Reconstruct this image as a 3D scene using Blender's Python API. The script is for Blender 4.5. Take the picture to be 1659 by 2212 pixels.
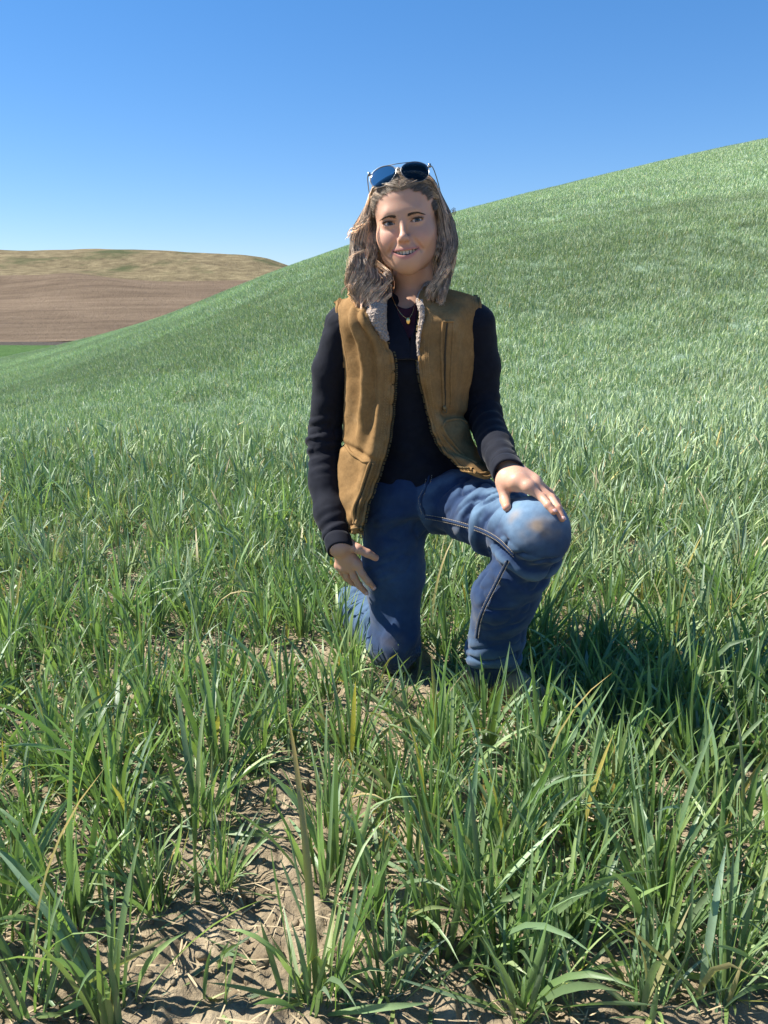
import bpy, math, random
import numpy as np
from mathutils import Vector, Matrix, Euler

for _o in list(bpy.data.objects):
    bpy.data.objects.remove(_o, do_unlink=True)
scene = bpy.context.scene
COL = scene.collection
R = math.radians
rng = np.random.default_rng(7)
random.seed(7)

# ------------------------------------------------------------------ camera
CAM_H, PITCH, FPX = 0.93, R(15.5), 1671.0
cam_d = bpy.data.cameras.new('camera')
cam_d.sensor_fit = 'VERTICAL'
cam_d.angle = 2 * math.atan(1106.0 / FPX)
cam_d.clip_start, cam_d.clip_end = 0.05, 5000
cam = bpy.data.objects.new('camera', cam_d)
cam.location = (0, 0, CAM_H)
cam.rotation_euler = (R(90) - PITCH, 0, 0)
COL.objects.link(cam)
scene.camera = cam

# ------------------------------------------------------------------ light
SUN_EL, SUN_AZ = R(49), R(-76)          # azimuth from +Y towards +X
world = bpy.data.worlds.new('World'); scene.world = world
world.use_nodes = True
wn, wl = world.node_tree.nodes, world.node_tree.links
wn.clear()
sky = wn.new('ShaderNodeTexSky'); sky.sky_type = 'NISHITA'; sky.sun_disc = False
sky.sun_elevation = SUN_EL; sky.sun_rotation = SUN_AZ
sky.altitude = 1000; sky.air_density = 1.08; sky.dust_density = 0.0; sky.ozone_density = 4.5
bg = wn.new('ShaderNodeBackground'); bg.inputs['Strength'].default_value = 0.095
wo = wn.new('ShaderNodeOutputWorld')
hs_ = wn.new('ShaderNodeHueSaturation'); hs_.inputs['Saturation'].default_value = 1.27
wl.new(sky.outputs[0], hs_.inputs['Color']); gm_ = wn.new('ShaderNodeGamma'); gm_.inputs['Gamma'].default_value = 0.75; tn_ = wn.new('ShaderNodeMix'); tn_.data_type = 'RGBA'; tn_.blend_type = 'MULTIPLY'; tn_.inputs[0].default_value = 1.0; tn_.inputs[7].default_value = (.85, .97, 1.2, 1)
wl.new(hs_.outputs[0], gm_.inputs[0]); wl.new(gm_.outputs[0], tn_.inputs[6]); wl.new(tn_.outputs[2], bg.inputs[0]); wl.new(bg.outputs[0], wo.inputs[0])
sd = bpy.data.lights.new('sun', 'SUN'); sd.energy = 5.0; sd.angle = R(0.5); sd.color = (1.0, 0.95, 0.87)
sun = bpy.data.objects.new('sun', sd); COL.objects.link(sun)
SUN_DIR = Vector((math.sin(SUN_AZ) * math.cos(SUN_EL), math.cos(SUN_AZ) * math.cos(SUN_EL), math.sin(SUN_EL)))
sun.rotation_euler = SUN_DIR.to_track_quat('Z', 'Y').to_euler()
vs = scene.view_settings
vs.view_transform = 'Standard'; vs.look = 'None'; vs.exposure = 1.1; vs.gamma = 1.0; vs.use_curve_mapping = False
scene.render.engine = 'CYCLES'
scene.cycles.max_bounces = 8; scene.cycles.transparent_max_bounces = 8
scene.cycles.use_denoising = True

# ------------------------------------------------------------------ helpers
CT, ST = math.cos(PITCH), math.sin(PITCH)
def W(vx, vy, Y):
    """world point seen at photo position (vx, vy) (1659x2212 frame) whose distance along the ground is Y"""
    xr, yr = (vx - 829.5) / FPX, (1106.0 - vy) / FPX
    t = Y / (CT + yr * ST)
    return np.array((xr * t, Y, CAM_H + (yr * CT - ST) * t))

def _hash(ix, iy, iz, seed):
    h = (ix.astype(np.int64) * 374761393 + iy.astype(np.int64) * 668265263 + iz.astype(np.int64) * 2147483647 + seed * 1274126177) & 0xFFFFFFFF
    h = ((h ^ (h >> 13)) * 1274126177) & 0xFFFFFFFF
    h = h ^ (h >> 16)
    return (h & 0xFFFFFF).astype(np.float64) / float(0xFFFFFF)

def vnoise(p, scale=1.0, seed=0):
    """value noise in -1..1 at points p (N,3) or (N,2)"""
    p = np.asarray(p, float) * scale
    if p.shape[1] == 2:
        p = np.concatenate([p, np.zeros((len(p), 1))], 1)
    i = np.floor(p).astype(np.int64); f = p - i
    f = f * f * (3 - 2 * f)
    out = 0
    for dx in (0, 1):
        wx = f[:, 0] if dx else 1 - f[:, 0]
        for dy in (0, 1):
            wy = f[:, 1] if dy else 1 - f[:, 1]
            for dz in (0, 1):
                wz = f[:, 2] if dz else 1 - f[:, 2]
                out = out + wx * wy * wz * _hash(i[:, 0] + dx, i[:, 1] + dy, i[:, 2] + dz, seed)
    return out * 2 - 1

def fbm(p, scale=1.0, octaves=4, seed=0, gain=0.5):
    out, a = 0, 1.0
    for k in range(octaves):
        out = out + a * vnoise(p, scale * 2 ** k, seed + 17 * k); a *= gain
    return out

def sstep(a, b, x):
    t = np.clip((x - a) / (b - a), 0, 1)
    return t * t * (3 - 2 * t)

def mesh_obj(name, verts, faces, mat=None, parent=None, smooth=True, color=None, attrs=None, link=True):
    """faces: (M,3)/(M,4) array, or list of such arrays / lists"""
    me = bpy.data.meshes.new(name)
    verts = np.asarray(verts, np.float32).reshape(-1, 3)
    fl = faces if isinstance(faces, list) and len(faces) and isinstance(faces[0], np.ndarray) else [np.asarray(faces)]
    fl = [f for f in fl if len(f)]
    loops = np.concatenate([f.reshape(-1) for f in fl]).astype(np.int32)
    sizes = np.concatenate([np.full(len(f), f.shape[1], np.int32) for f in fl])
    starts = np.concatenate([[0], np.cumsum(sizes)[:-1]]).astype(np.int32)
    me.vertices.add(len(verts)); me.vertices.foreach_set('co', verts.reshape(-1))
    me.loops.add(len(loops)); me.loops.foreach_set('vertex_index', loops)
    me.polygons.add(len(sizes)); me.polygons.foreach_set('loop_start', starts)
    try: me.polygons.foreach_set('loop_total', sizes)
    except Exception: pass
    if smooth: me.polygons.foreach_set('use_smooth', np.ones(len(sizes), bool))
    if color is not None:
        a = me.color_attributes.new('col', 'FLOAT_COLOR', 'POINT')
        c = np.ones((len(verts), 4), np.float32); c[:, :3] = color
        a.data.foreach_set('color', c.reshape(-1))
    for k, v in (attrs or {}).items():
        a = me.attributes.new(k, 'FLOAT', 'POINT'); a.data.foreach_set('value', np.asarray(v, np.float32))
    me.update(calc_edges=True); me.validate()
    if mat: me.materials.append(mat)
    o = bpy.data.objects.new(name, me)
    if link: COL.objects.link(o)
    if parent: o.parent = parent
    return o

def tag(o, label=None, cat=None, group=None, kind=None):
    for k, v in (('label', label), ('category', cat), ('group', group), ('kind', kind)):
        if v: o[k] = v
    return o

class NT:
    """tiny material node helper"""
    def __init__(s, name):
        s.m = bpy.data.materials.new(name); s.m.use_nodes = True
        s.n, s.l = s.m.node_tree.nodes, s.m.node_tree.links
        s.b = s.n['Principled BSDF']; s.out = s.n['Material Output']
    def node(s, t, **kw):
        n = s.n.new(t)
        for k, v in kw.items():
            if k in n.inputs: n.inputs[k].default_value = v
            else: setattr(n, k, v)
        return n
    def link(s, a, b): s.l.new(a, b)
    def set(s, **kw):
        for k, v in kw.items(): s.b.inputs[k.replace('_', ' ')].default_value = v
        return s
    def noise(s, scale, detail=4, rough=0.55, vec=None):
        n = s.node('ShaderNodeTexNoise'); n.inputs['Scale'].default_value = scale
        n.inputs['Detail'].default_value = detail; n.inputs['Roughness'].default_value = rough
        if vec is None:
            vec = s.node('ShaderNodeTexCoord').outputs['Object']
        s.link(vec, n.inputs['Vector']); return n
    def ramp(s, fac, stops):
        r = s.node('ShaderNodeValToRGB'); e = r.color_ramp.elements
        while len(e) < len(stops): e.new(0.5)
        for q, (p, c) in zip(e, stops):
            q.position = p; q.color = (*c, 1) if len(c) == 3 else c
        s.link(fac, r.inputs['Fac']); return r
    def mix(s, fac, a, b, mode='MIX'):
        m = s.node('ShaderNodeMix', data_type='RGBA', blend_type=mode)
        for sock, v in ((m.inputs[0], fac), (m.inputs[6], a), (m.inputs[7], b)):
            if hasattr(v, 'is_output'): s.link(v, sock)
            elif isinstance(v, (int, float)): sock.default_value = v
            else: sock.default_value = (*v, 1)
        return m.outputs[2]
    def bump(s, h, strength=0.3, dist=0.01):
        b = s.node('ShaderNodeBump'); b.inputs['Strength'].default_value = strength
        b.inputs['Distance'].default_value = dist
        s.link(h, b.inputs['Height']); s.link(b.outputs[0], s.b.inputs['Normal']); return b
    def color(s, sock): s.link(sock, s.b.inputs['Base Color'])
    def attr(s, name='col'):
        a = s.node('ShaderNodeAttribute'); a.attribute_name = name; return a
# ------------------------------------------------------------------ terrain
RIDGE_Y = 58.0
_rp = np.array([(-900, 900), (-400, 850), (-150, 805), (0, 772), (150, 737), (400, 657), (620, 571), (750, 534), (980, 461), (1200, 405), (1400, 362), (1659, 306), (1900, 262), (2400, 200)], float)
_rw = np.array([W(a, b, RIDGE_Y) for a, b in _rp])
def _ridge_h(x):
    out = 0
    for k, wt in ((-2.5, .25), (0, .5), (2.5, .25)):
        out = out + wt * np.interp(x + k, _rw[:, 0], _rw[:, 2])
    return out
def H(x, y):
    """height of the wheat field"""
    x = np.asarray(x, float); y = np.asarray(y, float)
    p = np.stack([x.ravel(), y.ravel()], 1)
    drop = 1.0 - 0.55 * sstep(-3.0, 5.0, x)
    base = -drop * sstep(3.6, 11.5, y)
    base = base + (0.05 * fbm(p, 0.22, 2, 3).reshape(x.shape)) * sstep(2.5, 6, y)
    hr = _ridge_h(x * (RIDGE_Y / np.clip(y, 12, 70)) ** (.72 * (1 - sstep(-6, 5, x)))) - 0.45
    s = np.clip((y - 8.5) / (RIDGE_Y - 8.5), 0, 2.6)
    g = 1 - (1 - s) ** 2
    g = np.where(s < 0.25, g * (s / 0.25) ** 0.6, g)
    g = np.where(s > 1, 1 - 0.8 * (s - 1) ** 2, g)
    z = base + (hr - base) * g
    und = 0.28 * fbm(p, 0.05, 3, 5).reshape(x.shape) * sstep(10, 26, y)
    z = z + und * (1 - 0.55 * sstep(40, 60, y))
    # beyond the ridge fall away to the valley floor
    vall = -17.0 - 0.004 * (y - 110)
    k = sstep(66, 120, y)
    z = z * (1 - k) + vall * k
    return z

def soil(x, y):
    """clod relief of the bare soil close to the camera"""
    p = np.stack([x.ravel(), y.ravel()], 1)
    n1 = fbm(p, 9, 3, 21); n2 = fbm(p, 34, 3, 44, .6)
    ridged = 1 - np.abs(vnoise(p, 15, 9))
    d = 0.010 * n1 + 0.010 * n2 + 0.009 * ridged ** 3
    return d.reshape(x.shape) * (1 - sstep(3.5, 6, y.reshape(x.shape)))

# bare and yellowed spots on the slope, found along the sight line
def on_slope(vx, vy, y0=7.0, y1=60.0):
    Y = np.linspace(y0, y1, 1500); P = np.outer(Y, W(vx, vy, 1.0) - (0, 0, CAM_H)) + (0, 0, CAM_H); d = P[:, 2] - H(P[:, 0], P[:, 1]) - .1
    k = int(np.argmax(d < 0)); return P[k, 0], P[k, 1]
SPOTS = [(*on_slope(a, b), r) for a, b, r in ((372, 794, .26), (352, 800, .16), (488, 826, .13), (405, 852, .10), (1585, 808, .22), (1555, 824, .20), (1525, 832, .12), (1190, 899, .10), (1145, 905, .10))]
def bare_mask(x, y):
    m = np.zeros(np.shape(x))
    p = np.stack([np.ravel(x), np.ravel(y)], 1); n = .55 * fbm(p, 5, 2, 61).reshape(np.shape(x))
    for bx, by, r in SPOTS: m = np.maximum(m, sstep(1.35, .55, np.sqrt(((x - bx) / 1.5) ** 2 + (y - by) ** 2) / r + n))
    return m
def m_soil():
    t = NT('soil_and_wheat_ground')
    n = t.noise(14, 8, .65); n2 = t.noise(120, 4, .6); n3 = t.noise(.5, 5, .6)
    c = t.ramp(n.outputs[0], [(.3, (.185, .150, .102)), (.5, (.345, .288, .200)), (.72, (.52, .45, .325))])
    c2 = t.mix(.35, c.outputs[0], t.ramp(n2.outputs[0], [(.3, (.10, .07, .045)), (.7, (.52, .42, .30))]).outputs[0], 'OVERLAY')
    # further out the wheat closes over the soil
    geo = t.node('ShaderNodeNewGeometry'); sep = t.node('ShaderNodeSeparateXYZ'); t.link(geo.outputs['Position'], sep.inputs[0])
    mr = t.node('ShaderNodeMapRange'); mr.inputs['From Min'].default_value = 3.0; mr.inputs['From Max'].default_value = 9.0
    t.link(sep.outputs['Y'], mr.inputs['Value'])
    gr = t.ramp(n3.outputs[0], [(.3, (.16, .23, .15)), (.55, (.20, .28, .19)), (.75, (.24, .30, .20))])
    ba = t.attr('bare'); sub = t.node('ShaderNodeMath', operation='SUBTRACT', use_clamp=True); t.link(mr.outputs[0], sub.inputs[0]); t.link(ba.outputs['Fac'], sub.inputs[1])
    t.color(t.mix(sub.outputs[0], c2, gr.outputs[0]))
    t.set(Roughness=.95); t.b.inputs['Specular IOR Level'].default_value = .15
    nb = t.noise(60, 8, .7); t.bump(nb.outputs[0], .9, .012)
    return t.m
MSOIL = m_soil()

def polar_sheet(name, r0, r1, nr, a0, a1, na, fz, mat, kind='structure'):
    r = np.geomspace(r0, r1, nr); a = np.radians(np.linspace(a0, a1, na))
    rr, aa = np.meshgrid(r, a, indexing='ij')
    x, y = rr * np.sin(aa), rr * np.cos(aa)
    z = fz(x, y)
    v = np.stack([x, y, z], -1).reshape(-1, 3)
    i = np.arange(nr * na).reshape(nr, na)
    f = np.stack([i[:-1, :-1], i[1:, :-1], i[1:, 1:], i[:-1, 1:]], -1).reshape(-1, 4)[:, ::-1]
    o = mesh_obj(name, v, f, mat, attrs={'bare': bare_mask(x, y).ravel()})
    o['kind'] = kind
    return o
def ground_z(x, y):
    return H(x, np.maximum(y, 0.0)) + soil(x, y)
polar_sheet('ground', 0.45, 240, 430, -44, 44, 400, ground_z, MSOIL)
def back_z(x, y): return H(x * 0, y * 0) - 0.02
polar_sheet('ground_behind_camera', 0.02, 60, 30, 43.5, 316.5, 60, back_z, MSOIL)
polar_sheet('ground_underfoot', 0.02, 0.455, 10, -44, 44, 20, lambda x, y: H(x, y) - 0.004, MSOIL)

# far land: bright green valley field, ploughed field, dry grass hill
def far_mat(name, stops, scale, stretch, rows=None, extra=None):
    t = NT(name)
    tc = t.node('ShaderNodeTexCoord'); mp = t.node('ShaderNodeMapping'); mp.inputs['Scale'].default_value = stretch
    t.link(tc.outputs['Object'], mp.inputs['Vector'])
    n = t.noise(scale, 9, .68, mp.outputs[0])
    c = t.ramp(n.outputs[0], stops).outputs[0]
    if extra:
        n2 = t.noise(extra[0], 6, .6); c = t.mix(t.ramp(n2.outputs[0], [(extra[1], (0, 0, 0)), (extra[2], (1, 1, 1))]).outputs[0], c, extra[3])
    if rows:
        w = t.node('ShaderNodeTexWave', wave_type='BANDS', bands_direction='Y'); w.inputs['Scale'].default_value = rows
        w.inputs['Distortion'].default_value = 5.0; w.inputs['Detail'].default_value = 4; w.inputs['Detail Scale'].default_value = .05
        w.inputs['Detail Roughness'].default_value = .4
        mp2 = t.node('ShaderNodeMapping'); mp2.inputs['Scale'].default_value = (.25, 1, 1); mp2.inputs['Rotation'].default_value = (0, 0, R(6))
        t.link(tc.outputs['Object'], mp2.inputs['Vector']); t.link(mp2.outputs[0], w.inputs['Vector'])
        c = t.mix(t.ramp(w.outputs[0], [(.35, (.0, .0, .0)), (.9, (.3, .3, .3))]).outputs[0], c, (.075, .052, .04))
        c = t.mix(.25, c, t.ramp(t.noise(.02, 4, .5, mp2.outputs[0]).outputs[0], [(.35, (.055, .040, .029)), (.65, (.27, .20, .135))]).outputs[0])
    t.color(c); t.set(Roughness=1.0); t.b.inputs['Specular IOR Level'].default_value = .05
    nb = t.noise(.45, 8, .75); t.bump(nb.outputs[0], 1.0, 1.2)
    return t.m

def strip_surface(name, lines, nu, nv, mat, rough=0.0, seed=0):
    """surface lofted through contour lines; each line is a list of (vx, vy) at its own distance profile (Y left, Y right)"""
    rows = []
    for pts, Ys in lines:
        pts = np.array(pts, float); xs = np.linspace(pts[0, 0], pts[-1, 0], nu)
        ys = np.interp(xs, pts[:, 0], pts[:, 1])
        k = np.array([.25, .5, .25])
        for _ in range(10): ys[1:-1] = (ys[:-2] * k[0] + ys[1:-1] * k[1] + ys[2:] * k[2])
        Y = np.linspace(Ys[0], Ys[1], nu)
        rows.append(np.array([W(a, b, c) for a, b, c in zip(xs, ys, Y)]))
    rows = np.array(rows); m = len(rows)
    tt = np.linspace(0, m - 1, nv); i0 = np.clip(np.floor(tt).astype(int), 0, m - 2); f = (tt - i0)[:, None, None]
    v = rows[i0] * (1 - f) + rows[i0 + 1] * f
    for _ in range(3): v[1:-1] = .25 * v[:-2] + .5 * v[1:-1] + .25 * v[2:]
    vv = v.reshape(-1, 3)
    if rough: vv[:, 2] += rough * fbm(vv[:, :2], .03, 4, seed)
    i = np.arange(nv * nu).reshape(nv, nu)
    fc = np.stack([i[:-1, :-1], i[:-1, 1:], i[1:, 1:], i[1:, :-1]], -1).reshape(-1, 4)
    o = mesh_obj(name, vv, fc, mat); o['kind'] = 'structure'
    return o
MPLOUGH = far_mat('ploughed_earth', [(.3, (.110, .080, .054)), (.5, (.185, .138, .094)), (.7, (.27, .205, .142))], .12, (.3, 1.6, 1), rows=.16)
MDRY = far_mat('dry_hill_grass', [(.3, (.105, .080, .050)), (.47, (.180, .146, .084)), (.6, (.25, .205, .118)), (.72, (.33, .275, .16))], .16, (1, 1.3, 1), extra=(.03, .52, .66, (.085, .095, .045)))
MBRIGHT = far_mat('bright_field_grass', [(.3, (.065, .13, .04)), (.7, (.10, .18, .06))], .4, (1, 1, 1))
MTRACK = far_mat('farm_track_gravel', [(.3, (.07, .06, .05)), (.7, (.12, .105, .09))], .6, (1, 1, 1))
strip_surface('valley_field', [([(-500, 860), (900, 860)], (112, 112)), ([(-500, 748), (900, 742)], (190, 190))], 60, 20, MBRIGHT, .1, 2)
strip_surface('farm_track', [([(-500, 750), (900, 743)], (190, 190)), ([(-500, 741), (900, 734)], (205, 205))], 60, 6, MTRACK)
strip_surface('ploughed_field', [
    ([(-500, 744), (0, 742), (150, 738), (900, 734)], (204, 204)),
    ([(-500, 700), (0, 694), (400, 690), (900, 690)], (250, 240)),
    ([(-500, 660), (0, 650), (200, 648), (500, 652), (900, 655)], (300, 270)),
    ([(-500, 630), (0, 618), (120, 606), (220, 602), (330, 616), (450, 622), (600, 630), (900, 640)], (330, 300)),
    ([(-500, 606), (0, 593), (90, 592), (150, 585), (200, 594), (280, 603), (350, 606), (430, 604), (530, 602), (900, 606)], (340, 320)),
    ([(-500, 640), (0, 630), (900, 640)], (380, 360))], 160, 60, MPLOUGH, .25, 4)
strip_surface('dry_grass_hill', [
    ([(-500, 640), (900, 660)], (345, 330)),
    ([(-500, 600), (0, 594), (150, 592), (300, 608), (430, 612), (560, 612), (900, 640)], (352, 336)),
    ([(-500, 575), (0, 572), (100, 580), (250, 585), (400, 582), (600, 590), (900, 640)], (385, 360)),
    ([(-500, 548), (0, 548), (200, 546), (400, 556), (560, 568), (700, 600), (900, 640)], (430, 380)),
    ([(-500, 545), (-60, 532), (0, 538), (60, 541), (180, 536), (300, 537), (450, 545), (540, 550), (575, 556), (620, 570), (700, 600), (900, 640)], (470, 395)),
    ([(-500, 620), (900, 700)], (600, 560))], 240, 70, MDRY, .5, 8)
MHAZY = far_mat('distant_ridge_soil', [(.3, (.10, .09, .085)), (.7, (.16, .145, .13))], .05, (1, 1, 1))
strip_surface('distant_ridge', [([(-500, 700), (1900, 700)], (760, 760)), ([(-500, 534), (0, 536), (180, 534), (330, 536), (600, 566), (660, 564), (900, 572), (1900, 600)], (800, 800)), ([(-500, 640), (1900, 660)], (1000, 1000))], 160, 20, MHAZY)
# plain that carries the land on to the horizon
pl = []
_r = np.array([230, 400, 900, 2500, 4500.]); _a = np.radians(np.linspace(0, 360, 73))
_v = np.array([(r * math.sin(a), r * math.cos(a), -22 - (r > 250) * 4) for r in _r for a in _a])
_i = np.arange(len(_r) * 73).reshape(len(_r), 73)
_f = np.stack([_i[:-1, :-1], _i[:-1, 1:], _i[1:, 1:], _i[1:, :-1]], -1).reshape(-1, 4)[:, ::-1]
mesh_obj('terrain_to_horizon', _v, _f, MDRY)['kind'] = 'structure'
# ------------------------------------------------------------------ wheat
def m_leaf(name='wheat_leaf', rough=.42, spec=.9, trans=.30):
    t = NT(name)
    a = t.attr('col')
    lu = t.attr('across')
    n = t.noise(90, 2, .5)
    c = t.mix(t.ramp(n.outputs[0], [(.3, (0, 0, 0)), (.8, (.35, .35, .35))]).outputs[0], a.outputs['Color'], (.17, .23, .10))
    t.color(c); t.set(Roughness=rough); t.b.inputs['Specular IOR Level'].default_value = spec
    # fine lengthwise veins
    w = t.node('ShaderNodeMath', operation='SINE'); mu = t.node('ShaderNodeMath', operation='MULTIPLY'); mu.inputs[1].default_value = 26
    t.link(lu.outputs['Fac'], mu.inputs[0]); t.link(mu.outputs[0], w.inputs[0])
    t.bump(w.outputs[0], .25, .0006)
    tr = t.node('ShaderNodeBsdfTranslucent')
    cm = t.mix(1.0, c, (1.15, 1.35, .60), 'MULTIPLY'); t.link(cm, tr.inputs['Color'])
    mx = t.node('ShaderNodeMixShader'); mx.inputs[0].default_value = trans
    t.link(t.b.outputs[0], mx.inputs[1]); t.link(tr.outputs[0], mx.inputs[2]); t.link(mx.outputs[0], t.out.inputs['Surface'])
    return t.m
MLEAF = m_leaf(); MLEAF_FAR = m_leaf('wheat_leaf_far', .55, .6, .14)  # rougher far leaf; its lifted colours carry painted blade sheen

def blades(base, az, length, width, tilt, bend, twist, col, col2, K=6, fold=.25, cross=3):
    """ribbon leaves: base (N,3); az direction; tilt from vertical at the root; bend added along the length (radians).
    cross = 3 vertices across (midrib fold) or 2"""
    N = len(base)
    s = np.linspace(0, 1, K + 1)[None, :]
    ang = tilt[:, None] + bend[:, None] * s ** 1.6
    ds = (length / K)[:, None]
    h = np.concatenate([np.zeros((N, 1)), np.cumsum(np.sin(ang[:, :-1]) * ds, 1)], 1)
    z = np.concatenate([np.zeros((N, 1)), np.cumsum(np.cos(ang[:, :-1]) * ds, 1)], 1)
    dx, dy = np.cos(az)[:, None], np.sin(az)[:, None]
    ctr = np.stack([base[:, 0:1] + dx * h, base[:, 1:2] + dy * h, base[:, 2:3] + z], -1)
    w = np.interp(s[0], [0, .12, .4, .75, .93, 1], [.55, .8, 1, .74, .3, .02])[None, :] * width[:, None]
    side0 = np.stack([-dy + 0 * h, dx + 0 * h, 0 * h], -1)
    nrm = np.stack([-np.cos(ang) * dx, -np.cos(ang) * dy, np.sin(ang)], -1)
    tw = twist[:, None] * s
    side = side0 * np.cos(tw)[..., None] + nrm * np.sin(tw)[..., None]
    nn = nrm * np.cos(tw)[..., None] - side0 * np.sin(tw)[..., None]
    us = (-1, 0, 1) if cross == 3 else (-1, 1)
    V, U = [], []
    for u in us:
        V.append(ctr + side * (u * .5 * w)[..., None] + nn * ((abs(u) * fold * .5) * w)[..., None])
        U.append(np.full((N, K + 1), u, float))
    V = np.stack(V, 2); U = np.stack(U, 2)
    C = len(us)
    f = s[..., None]
    colr = col[:, None, :] * (1 - f) + col2[:, None, :] * f
    colr = np.repeat(colr[:, :, None, :], C, 2)
    idx = np.arange(N * (K + 1) * C).reshape(N, K + 1, C)
    F = []
    for c in range(C - 1):
        F.append(np.stack([idx[:, :-1, c], idx[:, :-1, c + 1], idx[:, 1:, c + 1], idx[:, 1:, c]], -1).reshape(-1, 4))
    return V.reshape(-1, 3), np.concatenate(F), colr.reshape(-1, 3), U.reshape(-1)

GREENS = np.array([(.088, .145, .050), (.112, .174, .078), (.128, .190, .062), (.106, .168, .084), (.148, .206, .070), (.082, .138, .066)])
DRY = np.array([(.45, .30, .07), (.50, .40, .20), (.38, .30, .15), (.55, .42, .10)])
def leaf_colors(n, dry=.03, r=rng):
    c = GREENS[r.integers(0, len(GREENS), n)] * r.uniform(1.0, 2.05, (n, 1))
    c2 = c * r.uniform(.9, 1.25, (n, 1)) + np.array((.012, .012, .0)) * r.random((n, 1))
    pale = r.random(n) < .24; c[pale] *= (1.45, 1.32, 1.6); c2[pale] *= (1.5, 1.35, 1.7)  # share of leaves coloured paler to imitate sunlit highlights
    k = r.random(n) < dry
    d = DRY[r.integers(0, len(DRY), n)]
    c2[k] = d[k]; k2 = k & (r.random(n) < .5); c[k2] = (d[k2] + c[k2]) / 2
    return c, c2

def tillers(px, py, hs, K, dry, nl=(3, 5), r=rng, wmul=1.0, zf=None, cross=3):
    """a wheat shoot at each px,py: a few leaves off one root"""
    n = r.integers(nl[0], nl[1], len(px)); rep = np.repeat(np.arange(len(px)), n)
    N = len(rep)
    first = np.concatenate([[0], np.cumsum(n)[:-1]]); order = np.arange(N) - first[rep]
    x = px[rep] + r.normal(0, .006, N); y = py[rep] + r.normal(0, .006, N)
    z = zf(x, y) - .006
    hh = hs[rep]
    up = order == 0
    L = hh * r.uniform(.75, 1.15, N); L[~up] *= r.uniform(.45, 1.0, (~up).sum())
    tilt = np.abs(r.normal(.10, .10, N)); tilt[~up] = r.uniform(.12, .75, (~up).sum())
    bend = r.uniform(-.1, .55, N); b2 = r.random(N)
    bend = np.where(b2 > .72, r.uniform(.8, 2.2, N), bend)
    low = (~up) & (r.random(N) < .18); tilt[low] = r.uniform(.9, 1.35, low.sum()); bend[low] = r.uniform(.0, .5, low.sum()); L[low] *= .8
    az = r.uniform(0, 2 * np.pi, N) 
    wdt = r.uniform(.0058, .0115, N) * (L / .22) ** .35 * wmul
    tw = r.normal(0, 1.1, N)
    c, c2 = leaf_colors(N, dry, r)
    c[low] = c[low] * np.array((1.5, 1.25, .9))
    return blades(np.stack([x, y, z], 1), az, L, wdt, tilt, bend, tw, c, c2, K, .3, cross)

# bare spots in the drill rows, as (vx, vy, radius in m, strength)
def on_ground(vx, vy):
    yr = (1106.0 - vy) / FPX
    t = -CAM_H / (yr * CT - ST)
    return ((vx - 829.5) / FPX * t, (CT + yr * ST) * t)
_b = [(620, 1445, .16, 1), (500, 1430, .12, .9), (760, 1420, .10, .8), (640, 1700, .11, .9), (560, 1800, .11, .95), (600, 1900, .10, .95), (560, 1990, .10, .9),
      (420, 1640, .07, .6), (740, 1560, .09, .7), (120, 2100, .12, .95), (300, 2010, .10, .85), (60, 1960, .07, .6), (420, 2130, .09, .8), (300, 2200, .08, .8), (800, 2120, .07, .7),
      (1000, 2150, .06, .7), (1560, 2050, .07, .6), (1250, 2190, .06, .6), (880, 1650, .07, .5), (1100, 1990, .06, .5), (1350, 1830, .06, .45), (1500, 1620, .05, .4), (350, 1400, .10, .5), (150, 1420, .10, .4), (80, 1270, .12, .4),
      (250, 1310, .14, .5), (450, 1300, .12, .4)]
BARE = [(*on_ground(a, b), r * .97, s) for a, b, r, s in _b]
def density(x, y):
    p = np.stack([x, y], 1)
    # drill rows run away from the camera, a little to the right
    q = (x - .10 * y + .03 * vnoise(p, 2.2, 5)) / .17
    row = np.exp(-((q - np.round(q)) / .24) ** 2)
    d = .45 + .55 * row
    d = d * (.62 + .5 * sstep(-.5, .5, fbm(p, 2.6, 3, 31)))
    for bx, by, r, s in BARE:
        d = d * (1 - s * np.exp(-(((x - bx) ** 2 + (y - by) ** 2) / r ** 2) ** 1.5))
    return d

BODY_KEEP = []     # (x, y, r): wheat pressed flat under the person, filled in below
for vx, vy, Y, r_ in ((858, 1400, 1.80, .085), (812, 1380, 1.92, .06), (780, 1340, 2.05, .06), (752, 1300, 2.18, .06), (1085, 1450, 1.66, .055), (1110, 1490, 1.60, .045)):
    p_ = W(vx, vy, Y); BODY_KEEP.append((p_[0], p_[1], r_))
def scatter(n, y0, y1, halfw, dens, r=rng):
    y = np.sqrt(r.uniform(y0 ** 2, y1 ** 2, n)); x = r.uniform(-1, 1, n) * (halfw[0] + halfw[1] * y)
    k = r.random(n) < dens(x, y)
    x, y = x[k], y[k]
    ok = np.ones(len(x), bool)
    for bx, by, br in BODY_KEEP: ok &= (x - bx) ** 2 + (y - by) ** 2 > br ** 2
    return x[ok], y[ok]

def build_wheat(name, x, y, hs, K, dry, label, mat=None, **kw):
    v, f, c, u = tillers(x, y, hs, K, dry, zf=ground_z, **kw)
    k_ = sstep(1.7, 6.5, v[:, 1])[:, None]; c = c * (1 + k_ * np.array((.62, .42, .90)))  # colour lightens with distance towards the painted sheen of the hillside
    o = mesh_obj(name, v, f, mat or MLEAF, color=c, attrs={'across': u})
    return tag(o, label, 'wheat', kind='stuff')
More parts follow.
